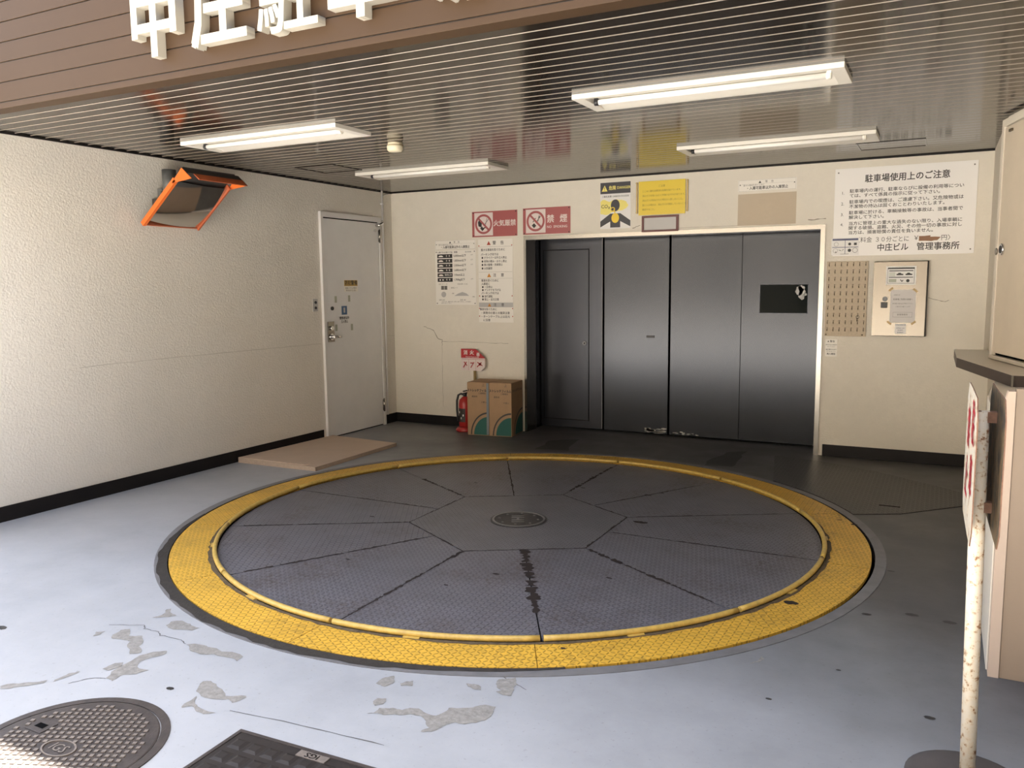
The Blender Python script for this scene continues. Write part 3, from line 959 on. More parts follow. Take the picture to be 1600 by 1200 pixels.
sm = empty('smoke_detector', (-3.47, 4.93, ZC))
tag(sm, 'round cream smoke detector on the ceiling between the lamps', 'detector')
bm = bmesh.new()
lathe(bm, [(0.052, 0.0), (0.052, -0.018), (0.046, -0.02)], 28)
fin('base', bm, M['cream_plastic'], sm)
bm = bmesh.new()
lathe(bm, [(0.056, -0.02), (0.058, -0.03), (0.056, -0.052), (0.045, -0.064), (0.0001, -0.066)], 28)
fin('sensor_head', bm, M['cream_plastic'], sm)
bm = bmesh.new()
lathe(bm, [(0.050, -0.0185), (0.059, -0.0195), (0.050, -0.0225)], 28)
fin('vent_ring', bm, M['brass'], sm)

def hatch(x, y, w, d, label):
    bm = bmesh.new()
    e = 0.009
    box(bm, -w, w, -d, -d + e, -0.004, 0)
    box(bm, -w, w, d - e, d, -0.004, 0)
    box(bm, -w, -w + e, -d + e, d - e, -0.004, 0)
    box(bm, w - e, w, -d + e, d - e, -0.004, 0)
    o = fin('access_hatch', bm, M['slat'], None, (x, y, ZC))
    tag(o, label, 'hatch', 'ceiling access hatches')
hatch(-0.40, 6.86, 0.23, 0.18, 'thin brown access hatch frame in the ceiling behind the rear lamp, above the notice board')
hatch(-4.72, 5.72, 0.20, 0.20, 'thin brown access hatch frame in the ceiling between the mirror and the rear lamp')

# ------------------------------------------------------------------ white letters over the entrance
for ch, x, lab in (('中', -3.253, 'first white raised character of the entrance sign, a box crossed by an upright'),
                   ('庄', -2.85, 'second white raised character of the entrance sign, with a long curved left stroke'),
                   ('駐', -2.463, 'third white raised character of the entrance sign, with four short dots'),
                   ('車', -2.085, 'fourth white raised character of the entrance sign, an upright through a long bar'),
                   ('場', -1.70, 'fifth white raised character of the entrance sign, cut by the top of the picture')):
    bm = bmesh.new()
    text_bm(bm, ch, 0.345, 0, 0, 'CENTER', 1.0, 0.014 if ch in '駐場' else 0.030, 0.024)
    zmin = min(v.co.y for v in bm.verts)
    for v in bm.verts:
        X_, Y_, Z_ = v.co
        v.co = (X_, -Z_, Y_ - zmin)
    o = fin('sign_letter', bm, M['letter'], None, (x, YF - 0.0245, 2.548))
    tag(o, lab, 'letter', 'raised characters over the entrance')

# ------------------------------------------------------------------ lift door in the back wall
def lift_door():
    t = struct(empty('door_2', (0, YD, 0)))
    bm = bmesh.new()
    yf = YB - YD
    box(bm, DX0 - 0.004, DX0 + 0.022, yf - 0.012, yf + 0.20, 0, DZ + 0.012)
    box(bm, DX1 - 0.032, DX1 + 0.006, yf - 0.012, yf + 0.20, 0, DZ + 0.012)
    box(bm, DX0 + 0.022, DX1 - 0.032, yf - 0.012, yf + 0.20, DZ - 0.026, DZ + 0.012)
    fin('door_frame', bm, M['stainless'], t)
    def panel(x0, x1, y, m):
        return fin('door_panel', B(x0, x1, y, y + 0.04, 0.012, 2.06, 0.003), m, t)
    p1 = panel(DX0 + 0.01, -3.062, 0.0, M['door_steel_plain'])
    p2 = panel(-3.045, -2.378, 0.004, M['door_steel'])
    p3 = panel(-2.358, -1.683, 0.0, M['door_steel'])
    p4 = panel(-1.6815, DX1 - 0.01, -0.002, M['door_steel'])
    fin('door_backing', B(DX0 + 0.005, DX1 - 0.005, 0.05, 0.07, 0.0, 2.08), M['black'], t)
    # wicket in the first panel
    fin('wicket_gap', B(-3.722, -3.206, -0.0012, 0.0, 0.09, 1.85), M['black'], p1)
    fin('wicket_leaf', B(-3.712, -3.214, -0.004, -0.0012, 0.098, 1.842, 0.001), M['door_steel_plain'], p1)
    bm = bmesh.new()
    tube(bm, [(-3.255, -0.004, 0.895), (-3.255, -0.012, 0.895)], 0.02, 16)
    k = fin('lock', bm, M['galv'], p1)
    bm = bmesh.new()
    tube(bm, [(-3.255, -0.012, 0.895), (-3.255, -0.0128, 0.895)], 0.008, 10)
    fin('keyhole', bm, M['black'], k)
    fin('edge_strip', B(-3.068, -3.062, -0.0015, 0.0, 0.02, 2.05), M['galv'], p1)
    # label slot, scraped paint at the foot
    fin('pull_recess', B(-2.60, -2.515, 0.0025, 0.004, 0.965, 0.988), M['blackplastic'], p2)
    bm = bmesh.new()
    for i in range(26):
        cx, cz = random.gauss(-2.50, 0.07), 0.02 + abs(random.gauss(0, 0.025))
        if cx > -2.392: continue
        r = random.uniform(0.008, 0.022)
        pts = rough_outline([(cx + r * 1.6 * math.cos(a * PI / 4), cz + r * 0.5 * math.sin(a * PI / 4)) for a in range(8)], 0.15, 1)
        vs = [bm.verts.new((u, 0.0032, w)) for u, w in pts]
        bm.faces.new(vs)
    bmesh.ops.triangulate(bm, faces=bm.faces[:])
    fin('scraped_paint', bm, M['frame_grey'], p2)
    bm = bmesh.new()
    for i in range(14):
        cx, cz = -2.32 + abs(random.gauss(0, 0.2)), 0.022 + abs(random.gauss(0, 0.01))
        r = random.uniform(0.004, 0.012)
        pts = rough_outline([(cx + r * 1.6 * math.cos(a * PI / 4), cz + r * 0.5 * math.sin(a * PI / 4)) for a in range(8)], 0.15, 1)
        vs = [bm.verts.new((min(max(u, -2.35), -1.69), -0.0008, w)) for u, w in pts]
        bm.faces.new(vs)
    bmesh.ops.triangulate(bm, faces=bm.faces[:])
    fin('scraped_paint', bm, M['frame_grey'], p3)
    # window in the last panel
    w0, w1, z0, z1 = -1.513, -1.095, 1.217, 1.475
    bm = bmesh.new()
    box(bm, w0 - 0.006, w0, -0.006, 0.0, z0 - 0.006, z1 + 0.006)
    box(bm, w1, w1 + 0.006, -0.006, 0.0, z0 - 0.006, z1 + 0.006)
    box(bm, w0, w1, -0.006, 0.0, z1, z1 + 0.006)
    box(bm, w0, w1, -0.006, 0.0, z0 - 0.006, z0)
    wf = fin('window_bead', bm, M['door_steel_plain'], p4)
    fin('pane', B(w0, w1, -0.0042, -0.0025, z0, z1), M['glass_dark'], p4)
    bm = bmesh.new()
    for dx, dz, w, h in ((-0.075, -0.055, 0.03, 0.045), (-0.055, -0.035, 0.028, 0.03), (-0.05, -0.085, 0.028, 0.055), (-0.02, -0.09, 0.013, 0.012)):
        pts = rough_outline([(w1 + dx + w * math.cos(a * PI / 4), z1 + dz + h * math.sin(a * PI / 4)) for a in range(8)], 0.25, 2)
        vs = [bm.verts.new((min(u, w1 - 0.002), -0.0048, min(v, z1 - 0.003))) for u, v in pts]
        bm.faces.new(vs)
    bmesh.ops.triangulate(bm, faces=bm.faces[:])
    fin('scraped_film', bm, M['frame_grey'], p4)
lift_door()

# ------------------------------------------------------------------ turntable
def turntable():
    t = empty('car_turntable', (TC[0], TC[1], 0))
    tag(t, 'large round car turntable of grey tread plate with yellow rim, sunk in the floor', 'turntable')
    RI = 1.828
    hr = 0.70
    hexv = [(hr * math.cos(math.radians(a)), hr * math.sin(math.radians(a))) for a in (-150, -90, -30, 30, 90, 150)]
    # substructure
    bm = bmesh.new()
    lathe(bm, [(TR - 0.02, -0.12), (TR - 0.02, -0.012), (0.001, -0.012)], 96, smooth=False)
    fin('underframe', bm, M['void'], t)
    # centre hexagon
    bm = bmesh.new()
    k = (hr - 0.004) / hr
    prism(bm, [(x * k, y * k) for x, y in hexv], 'z', -0.012, 0.0)
    fin('centre_plate', bm, M['deck_center'], t)
    # twelve deck plates, each drawn in its own frame so that the tread pattern turns with it
    g = 0.0035
    for i in range(12):
        a0, a1 = math.radians(30 * i), math.radians(30 * (i + 1))
        am = (a0 + a1) / 2
        def hexr(a):
            s = (math.degrees(a) + 30) % 60 - 30      # angle from nearest vertex at 30 + 60k
            d = (math.degrees(a) % 60)                # edge middles at 0, 60 ...
            d = d if d <= 30 else 60 - d
            return hr * math.cos(math.radians(30)) / math.cos(math.radians(d))
        pts = []
        r0, r1 = hexr(a0) + g, hexr(a1) + g
        e0, e1 = g / 0.75, g / 0.75
        pts.append((r0, a0 + g / r0))
        n = 10
        for j in range(n + 1):
            f = j / n
            a = (a0 + g / RI) + ((a1 - g / RI) - (a0 + g / RI)) * f
            pts.append((RI - 0.004, a))
        pts.append((r1, a1 - g / r1))
        rot = am - PI / 2 if i % 2 else am
        rot = round(am / (PI / 3)) * (PI / 3) + (0.26 if i % 2 else -0.26)
        loc = [(r * math.cos(a - rot), r * math.sin(a - rot)) for r, a in pts]
        bm = bmesh.new()
        prism(bm, loc, 'z', -0.012, -0.001)
        fin('deck_plate', bm, M['deck'], t, (0, 0, 0), (0, 0, rot))
    # yellow border plates
    for i in range(12):
        a0, a1 = math.radians(30 * i - 1), math.radians(30 * i + 29)
        rot = (a0 + a1) / 2
        bm = bmesh.new()
        annulus(bm, 1.853, TR, a0 - rot + 0.0008, a1 - rot - 0.0008, -0.014, 0.004, 14)
        fin('border_plate', bm, M['yellow_plate'], t, (0, 0, 0), (0, 0, rot))
    # tubular rim rail in pieces, on small feet
    for i in range(12):
        a0, a1 = math.radians(30 * i + 0.25), math.radians(30 * i + 29.75)
        bm = bmesh.new()
        tube(bm, [(1.84 * math.cos(a0 + (a1 - a0) * j / 16), 1.84 * math.sin(a0 + (a1 - a0) * j / 16), 0.016) for j in range(17)], 0.0135, 10)
        r = fin('rim_rail', bm, M['rail'], t)
        for f in (0.42,):
            a = a0 + (a1 - a0) * f
            bm = bmesh.new()
            annulus(bm, 1.842, 1.866, a - 0.02, a + 0.02, 0.002, 0.009, 3)
            fin('foot', bm, M['rail'], r)
    # dirt gathered outside the rail
    bm = bmesh.new()
    prev = None
    for i in range(241):
        a = 2 * PI * i / 240
        cur = [bm.verts.new((r * math.cos(a), r * math.sin(a), 0.0052)) for r in (1.853, 1.868 + random.uniform(0, 0.014))]
        if prev:
            bm.faces.new((prev[0], prev[1], cur[1], cur[0]))
        prev = cur
    fin('rail_dirt', bm, M['rail_dirt'], t)
    # rust along the deck joints
    bm = bmesh.new()
    for i, (w, f0, f1) in enumerate(((0.012, 0.02, 0.95), (0.012, 0.05, 0.9), (0.010, 0.0, 0.8), (0.03, 0.1, 0.9), (0.012, 0.0, 0.95), (0.022, 0.05, 0.6),
                                     (0.014, 0.05, 0.95), (0.016, 0.0, 0.95), (0.02, 0.05, 0.95), (0.02, 0.0, 0.95), (0.045, 0.0, 0.8), (0.022, 0.02, 0.95))):
        a = math.radians(30 * i)
        ro = hr * (math.cos(PI / 6) if i % 2 == 0 else 1.0) + 0.01
        pts = []
        nn = 60
        for j in range(nn + 1):
            f = f0 + (f1 - f0) * j / nn
            r = ro + (RI - 0.03 - ro) * f
            pts.append((r * math.cos(a) + random.uniform(-.003, .003), r * math.sin(a) + random.uniform(-.003, .003)))
        j = 0
        while j < nn - 3:
            ln = random.randint(4, 14)
            seg = pts[j:j + ln + 1]
            if len(seg) > 2:
                strip(bm, seg, w * random.uniform(0.5, 1.1), 0.0004, 0.7)
            j += ln + random.choice((0, 0, 1, 2))
    for q in range(6):
        p, s = Vector(hexv[q]), Vector(hexv[(q + 1) % 6])
        pts = [tuple(p + (s - p) * j / 30 + Vector((random.uniform(-.002, .002), random.uniform(-.002, .002)))) for j in range(31)]
        j = 0
        while j < 28:
            ln = random.randint(3, 9)
            seg = pts[j:j + ln + 1]
            if len(seg) > 2:
                strip(bm, seg, 0.010 * random.uniform(0.5, 1.3), 0.0006, 0.6)
            j += ln + random.choice((0, 1, 2))
    for x, y, r in ((0.55, 0.95, 0.03), (0.72, 0.28, 0.05), (0.35, -0.95, 0.022), (-0.9, -0.35, 0.02), (0.62, 1.05, .02), (-0.5, -1.1, .015), (0.2, -1.2, .014), (0.9, -0.75, .018), (0.05, 0.95, .02), (-0.75, 0.75, .016)):
        flat(bm, rough_outline([(x + r * math.cos(k * PI / 4), y + r * 0.45 * math.sin(k * PI / 4)) for k in range(8)], 0.2, 1), 0.0004)
    fin('rust_stain', bm, M['rust'], t)
    bm = bmesh.new()
    for x, y, r in ((1.79, -0.70, 0.035), (1.93, 0.78, 0.02), (1.84, 0.85, .014), (1.03, -1.62, .012)):
        flat(bm, rough_outline([(x + r * math.cos(k * PI / 4), y + r * 0.7 * math.sin(k * PI / 4)) for k in range(8)], 0.25, 2), 0.0056)
    fin('grease_spot', bm, M['rust'], t)
    # hub cover with its raised letters
    bm = bmesh.new()
    lathe(bm, [(0.182, -0.002), (0.182, 0.004), (0.001, 0.005)], 40, smooth=False)
    hb = fin('hub_cover', bm, M['hub'], t)
    bm = bmesh.new()
    annulus(bm, 0.158, 0.170, 0, 2 * PI, 0.004, 0.008, 40)
    fin('hub_ring', bm, M['hub_worn'], hb)
    bm = bmesh.new()
    text_bm(bm, 'IHI', 0.115, 0, 0, 'CENTER', 0.95, 0.02, 0.0015, math.radians(90 + 27), 1.25)
    for v in bm.verts:
        v.co.z += 0.006
    fin('lettering', bm, M['hub_worn'], hb)
    bm = bmesh.new()
    for k in range(8):
        a = 2 * PI * k / 8 + 0.3
        lathe(bm, [(0.008, 0.004), (0.008, 0.008), (0.0005, 0.0085)], 8, (0.125 * math.cos(a), 0.125 * math.sin(a)))
    fin('stud', bm, M['hub_worn'], hb)
turntable()

# tread plate let into the floor on the right of the turntable
pts = []
pa = [(-0.19, 5.79), (0.20, 6.20), (0.20, 6.55), (-0.42, 7.03), (-0.90, 7.26), (-1.25, 7.33), (-1.7, 6.95)]
r = RP + 0.065
a0, a1 = math.radians(54), math.radians(28.5)
arc = [(TC[0] + r * math.cos(a0 + (a1 - a0) * k / 12), TC[1] + r * math.sin(a0 + (a1 - a0) * k / 12)) for k in range(13)]
bm = PR(pa[:6] + arc, 'z', 0.0, 0.004)
o = fin('floor_plate', bm, M['floor_plate'])
tag(o, 'dark tread plate let into the floor between the turntable and the back wall', 'plate')
fin('lifting_slot', B(-0.33, -0.20, 5.95, 5.97, 0.004, 0.0046), M['black'], o)

# ------------------------------------------------------------------ signs on the back wall
def board(name, x0, x1, z0, z1, m, label, cat, th=0.004, group=None, bev=0.0):
    o = fin(name, B(-(x1 - x0) / 2, (x1 - x0) / 2, -th, 0, -(z1 - z0) / 2, (z1 - z0) / 2, bev), m, None, ((x0 + x1) / 2, YB, (z0 + z1) / 2))
    tag(o, label, cat, group)
    return o

def screws(o, w, h, th, m):
    for sx in (-1, 1):
        for sz in (-1, 1):
            bm = bmesh.new()
            tube(bm, [(sx * w, -th, sz * h), (sx * w, -th - 0.003, sz * h)], 0.006, 8)
            fin('screw', bm, m, o)

def no_sign(o, cx, cz, th, kind):
    shape_xz('pictogram_panel', [rectp(cx - 0.108, cx + 0.108, cz - 0.115, cz + 0.115)], M['sign_pink'], o, th)
    if kind == 'flame':
        polys = [[(cx - 0.05, cz + 0.05), (cx - 0.02, cz + 0.01), (cx - 0.025, cz - 0.03), (cx - 0.06, cz - 0.02), (cx - 0.066, cz + 0.02)],
                 bar(cx - 0.03, cz - 0.03, cx - 0.005, cz - 0.06, 0.028), bar(cx - 0.01, cz - 0.045, cx + 0.03, cz - 0.03, 0.012)]
    else:
        polys = [bar(cx - 0.03, cz - 0.055, cx - 0.005, cz - 0.032, 0.036), bar(cx - 0.03, cz - 0.01, cx + 0.0, cz + 0.03, 0.008), bar(cx + 0.025, cz + 0.0, cx + 0.045, cz + 0.05, 0.007)]
    shape_xz('pictogram', polys, M['ink'], o, th, 0.0010)
    shape_xz('pictogram', [bar(cx + 0.005, cz - 0.01, cx + 0.06, cz + 0.05, 0.006), bar(cx + 0.02, cz - 0.02, cx + 0.04, cz + 0.06, 0.005)], M['ink_soft'], o, th, 0.0010)
    shape_xz('prohibition_ring', ring_polys(cx, cz, 0.078, 0.1, 32) + [bar(cx - 0.062, cz + 0.062, cx + 0.062, cz - 0.062, 0.02)], M['sign_red'], o, th, 0.0016)

o = board('prohibition_sign', -4.357, -3.836, 1.986, 2.242, M['sign_red'], 'red sign with a crossed-out match and four white characters', 'sign')
no_sign(o, -0.125, 0.0, 0.004, 'flame')
lettering('lettering', [('火気厳禁', 0.066, 0.118, 0.0, 'CENTER', 0.98, 0.022)], M['sign_pink'], o, 0.004)
screws(o, 0.245, 0.115, 0.004, M['ink'])
o = board('prohibition_sign', -3.771, -3.257, 1.991, 2.248, M['sign_red'], 'red sign with a crossed-out cigarette, above the steel door frame', 'sign')
no_sign(o, -0.117, 0.0, 0.004, 'smoke')
lettering('lettering', [('禁', 0.082, 0.045, 0.012, 'CENTER', 1, 0.022), ('煙', 0.082, 0.185, 0.012, 'CENTER', 1, 0.022), ('NO  SMOKING', 0.034, 0.115, -0.062, 'CENTER', 0.98, 0.01)], M['sign_pink'], o, 0.004)
screws(o, 0.242, 0.116, 0.004, M['ink'])

# carbon dioxide danger poster
o = board('danger_poster', -2.949, -2.646, 2.015, 2.446, M['white'], 'white poster with black danger heading and a choking figure in a yellow cloud', 'poster', 0.002)
shape_xz('heading_band', [rectp(-0.150, 0.150, 0.110, 0.214)], M['poster_black'], o, 0.002)
shape_xz('warning_triangle', [[(-0.136, 0.133), (-0.078, 0.133), (-0.107, 0.190)]], M['pale_yellow'], o, 0.002, 0.0011)
lettering('lettering', [('!', 0.042, -0.107, 0.156, 'CENTER', 1, 0.02)], M['poster_black'], o, 0.002, 0.0016)
lettering('lettering', [('危険', 0.042, -0.065, 0.160, 'LEFT', 0.85, 0.022), ('DANGER', 0.034, 0.016, 0.161, 'LEFT', 0.98, 0.012)], M['pale_yellow'], o, 0.002, 0.0014)
lettering('lettering', [('二酸化炭素 CARBON DIOXIDE', 0.020, 0, 0.083, 'CENTER', 0.98, 0.01)], M['ink'], o, 0.002)
cloud = rough_outline([(-0.150, 0.04), (-0.13, 0.055), (-0.06, 0.035), (0.0, 0.055), (0.06, 0.05), (0.11, 0.03), (0.13, -0.002), (0.10, -0.035), (0.05, -0.05), (-0.03, -0.06), (-0.1, -0.085), (-0.150, -0.075)], 0.12, 2)
shape_xz('yellow_cloud', [[(max(-0.149, min(0.149, x)), z) for x, z in cloud]], M['pale_yellow'], o, 0.002)
lettering('lettering', [('CO₂', 0.046, -0.098, -0.008, 'CENTER', 1, 0.008)], M['ink'], o, 0.002, 0.0012)
shape_xz('figure', [circ(0.0, 0.0, 0.044, 24, 0.055), [(-0.05, -0.075), (0.05, -0.075), (0.15, -0.145), (0.15, -0.200), (0.05, -0.148), (0.05, -0.205), (-0.05, -0.205), (-0.05, -0.148), (-0.15, -0.200), (-0.15, -0.145)]], M['poster_black'], o, 0.002, 0.0012)
shape_xz('yellow_lungs', [circ(0.0, -0.117, 0.038, 24, 0.046), bar(-0.004, -0.08, -0.004, -0.055, 0.010), bar(-0.004, -0.058, -0.025, -0.028, 0.010)] + ring_polys(-0.024, -0.036, 0.014, 0.022, 16), M['bright_yellow'], o, 0.002, 0.0017)
shape_xz('heading_dot', [circ(-0.028, -0.036, 0.012, 12)], M['poster_black'], o, 0.002, 0.0021)

# yellow notice in a wire clip frame
o = empty('yellow_notice', (-2.345, YB, 2.278))
tag(o, 'bright yellow paper notice held in a brass clip frame above the red-framed plate', 'notice')
for s in (-1, 1):
    bm = bmesh.new()
    box(bm, s * 0.238 - 0.008, s * 0.238 + 0.008, -0.012, 0, -0.135, 0.148, 0, 0.002)
    fin('clip_rail', bm, M['brass'], o)
    for z in (-0.128, 0.14):
        bm = bmesh.new()
        tube(bm, [(s * 0.238, -0.012, z), (s * 0.238, -0.02, z)], 0.009, 8)
        fin('clip_screw', bm, M['brass'], o)
p = fin('paper', B(-0.2205, 0.2205, -0.012, -0.010, -0.153, 0.153), M['yellow_paper'], o)
lettering('lettering', [('ご注意', 0.022, 0, 0.103, 'CENTER', 1, 0.0)] +
          [(s_, 0.0205, -0.185, z, 'LEFT', 0.92, 0.004) for s_, z in (('ここは二酸化炭素消火設備を設けています。', 0.062), ('消火ガスを吸い込むと死傷のおそれがあります。', 0.020),
           ('消火ガスが放出された場合は入室しないこと。', -0.022), ('室に入る場合は、消火ガスが滞留していないことを', -0.064), ('確認すること。', -0.104))], M['olive_ink'], p, 0.012)

# dark red frame
o = empty('name_plate', (-2.3585, YB, 2.043))
tag(o, 'blank grey name plate in a dark red frame under the yellow notice', 'plate')
fin('plate', B(-0.155, 0.155, -0.008, 0, -0.056, 0.056), M['frame_grey'], o)
bm = bmesh.new()
for x0, x1, z0, z1 in ((-0.174, 0.174, 0.056, 0.074), (-0.174, 0.174, -0.074, -0.056), (-0.174, -0.154, -0.056, 0.056), (0.152, 0.174, -0.056, 0.056)):
    box(bm, x0, x1, -0.018, 0, z0, z1, 0, 0.002)
fin('frame', bm, M['red_frame'], o)

def tri(cx, cz, s):
    return [(cx - s * 0.55, cz - s * 0.45), (cx + s * 0.55, cz - s * 0.45), (cx, cz + s * 0.5)]

def warning_strip(x0, x1, z0, z1, label):
    o = board('warning_strip', x0, x1, z0, z1, M['board_white'], label, 'sign', 0.003, 'no-entry warning strips')
    w = (x1 - x0) / 2
    shape_xz('warning_triangle', [tri(-0.06, 0.027, 0.022)], M['ink'], o, 0.003)
    lettering('lettering', [('警', 0.022, -0.005, 0.027, 'CENTER'), ('告', 0.022, 0.045, 0.027, 'CENTER'), ('重大な事故を防ぐために', 0.0165, -w * 0.82, 0.002, 'LEFT')], M['ink_soft'], o, 0.003)
    lettering('lettering', [('・入庫可能車以外の入庫禁止', 0.031, -w * 0.72, -0.024, 'LEFT', 0.88, 0.022)], M['ink'], o, 0.003)
    shape_xz('border_line', [rectp(-w + 0.006, w - 0.006, 0.0455, 0.0465), rectp(-w + 0.006, w - 0.006, -0.0465, -0.0455), rectp(-w + 0.006, -w + 0.007, -0.0465, 0.0465), rectp(w - 0.007, w - 0.006, -0.0465, 0.0465), rectp(-w + 0.03, w - 0.03, 0.0128, 0.0136)], M['ink_soft'], o, 0.003)
    for s in (-1, 1):
        bm = bmesh.new()
        tube(bm, [(s * (w - 0.018), -0.003, 0.008), (s * (w - 0.018), -0.005, 0.008)], 0.005, 8)
        fin('screw', bm, M['ink'], o)
warning_strip(-1.656, -1.164, 2.286, 2.383, 'white warning strip above the bare patch over the steel door')
warning_strip(-4.814, -4.322, 1.868, 1.964, 'white warning strip directly above the vehicle size chart')

# vehicle size chart
o = board('size_chart', -4.815, -4.320, 1.292, 1.861, M['board_white'], 'white vehicle size chart with six black rows, left of the warning boards', 'sign', 0.003)
rows = [('全長', '5,050mm以下', '全　長'), ('全幅', '1,850mm以下', '全　幅'), ('車高', '1,550mm以下', '全　高'), ('重量', '1,600mm以下', '車　幅'), ('最低', '110mm以上', '最低地上高'), ('総重量', '1,700kg以下', '重　量')]
shape_xz('black_row', [rectp(-0.222, -0.036, 0.205 - i * 0.0495, 0.246 - i * 0.0495) for i in range(6)], M['ink'], o, 0.003)
polys = []
for i in range(6):
    z = 0.225 - i * 0.0495
    if i < 5:
        polys += [[(-0.205, z - 0.008), (-0.15, z - 0.008), (-0.15, z), (-0.165, z + 0.008), (-0.19, z + 0.008), (-0.205, z)]]
    else:
        polys += [circ(-0.19, z, 0.009, 10), circ(-0.155, z, 0.009, 10)]
shape_xz('car_icon', polys, M['board_white'], o, 0.003, 0.0012)
lettering('lettering', [(r_[2], 0.019, -0.09, 0.226 - i * 0.0495, 'CENTER', 0.9, 0.01) for i, r_ in enumerate(rows)], M['board_white'], o, 0.003, 0.0014)
lettering('lettering', [('入庫できる車の寸法・重量', 0.021, -0.22, 0.263, 'LEFT', 0.98, 0.01), ('最大収容車', 0.015, 0.12, 0.263, 'LEFT')] +
          [(r_[1], 0.028, -0.022, 0.226 - i * 0.0495, 'LEFT', 0.95, 0.02) for i, r_ in enumerate(rows)] +
          [('以下', 0.014, 0.2, 0.232 - i * 0.0495, 'CENTER') for i in (0, 1, 2, 5)], M['ink'], o, 0.003)
lettering('lettering', [('型式 タワー式', 0.017, -0.21, -0.068, 'LEFT'), ('収容台数 ４０台', 0.017, 0.02, -0.068, 'LEFT'), ('管理コード', 0.017, -0.06, -0.107, 'LEFT'),
                        ('前輪', 0.014, -0.05, -0.165, 'LEFT'), ('後輪', 0.014, 0.2, -0.20, 'LEFT'), ('全長 5,050', 0.018, -0.21, -0.233, 'LEFT', 0.9), ('全幅 1,850', 0.018, 0.05, -0.233, 'LEFT', 0.9),
                        ('上記の寸法・重量を超える車は入庫できません。必ず係員の', 0.0135, -0.18, -0.252, 'LEFT'), ('指示に従って下さい。', 0.0135, -0.18, -0.268, 'LEFT')], M['ink_soft'], o, 0.003)
shape_xz('diagram', [rectp(-0.18, -0.145, -0.125, -0.085), rectp(-0.14, -0.105, -0.125, -0.085)], M['ink_soft'], o, 0.003)
shape_xz('diagram', [circ(-0.15, -0.175, 0.03, 16), [(-0.02, -0.19), (0.16, -0.19), (0.13, -0.165), (0.08, -0.15), (0.03, -0.165)]], M['frame_grey'], o, 0.003)
screws(o, 0.232, 0.268, 0.003, M['ink_soft'])

# warning and caution boards
o = board('warning_board', -4.289, -3.891, 1.3205, 1.960, M['board_white'], 'tall white warning board beside the size chart, red triangle at its top', 'sign', 0.004)
shape_xz('warning_triangle', [tri(-0.075, 0.281, 0.042)], M['warn_red'], o, 0.004)
shape_xz('warning_triangle', [tri(-0.075, -0.045, 0.042)], M['warn_orange'], o, 0.004)
shape_xz('rule', [rectp(-0.195, 0.195, 0.243, 0.2445), rectp(-0.195, 0.195, -0.012, -0.0105), rectp(-0.195, 0.195, -0.078, -0.0768)], M['ink_soft'], o, 0.004)
def li(s_, z, ind=0.0, size=0.0285, b=0.014):
    return (s_, size, -0.168 + ind, z, 'LEFT', 0.9, b)
lettering('lettering', [('警', 0.042, -0.01, 0.28, 'CENTER', 1, 0.01), ('告', 0.042, 0.08, 0.28, 'CENTER', 1, 0.01), ('注', 0.038, -0.01, -0.046, 'CENTER', 1, 0.01), ('意', 0.038, 0.08, -0.046, 'CENTER', 1, 0.01),
          li('重大な事故を防ぐために', 0.212), li('パーキング内では', 0.165), li('● ドライバー以外立入禁止', 0.132, 0.006, 0.027), li('● 荷物の積み・おろし禁止', 0.095, 0.006, 0.027), li('● 車の整備・洗車禁止', 0.06, 0.006, 0.027), li('● 火気厳禁', 0.024, 0.006, 0.027),
          li('事故を防ぐために', -0.100), li('入庫前に', -0.134), li('● 一旦停止', -0.166, 0.006, 0.027), li('● アンテナを下げる', -0.197, 0.006, 0.027), li('パーキング内では', -0.229), li('● 徐行運転', -0.262, 0.006, 0.027), li('● 頭上・足元注意', -0.293, 0.006, 0.027)], M['ink'], o, 0.004)
screws(o, 0.19, 0.255, 0.004, M['warn_red'])
o = board('caution_board', -4.291, -3.888, 1.114, 1.3185, M['board_white'], 'small white caution board with an orange triangle under the tall warning board', 'sign', 0.004)
shape_xz('heading_band', [rectp(-0.199, 0.199, 0.053, 0.1005)], M['frame_grey'], o, 0.004)
shape_xz('warning_triangle', [tri(-0.075, 0.076, 0.036)], M['warn_orange'], o, 0.004, 0.0010)
lettering('lettering', [('注', 0.036, -0.01, 0.076, 'CENTER', 1, 0.008), ('意', 0.036, 0.08, 0.076, 'CENTER', 1, 0.008), ('事故を防ぐために', 0.028, -0.19, 0.03, 'LEFT', 0.9, 0.014), ('・昇降中の車との衝突注意', 0.029, -0.18, -0.008, 'LEFT', 0.98, 0.014),
          ('・ターンテーブル上は足元', 0.029, -0.18, -0.045, 'LEFT', 0.98, 0.014), ('　に注意', 0.029, -0.18, -0.082, 'LEFT', 0.98, 0.014)], M['ink'], o, 0.004, 0.0012)
screws(o, 0.193, 0.04, 0.004, M['warn_red'])

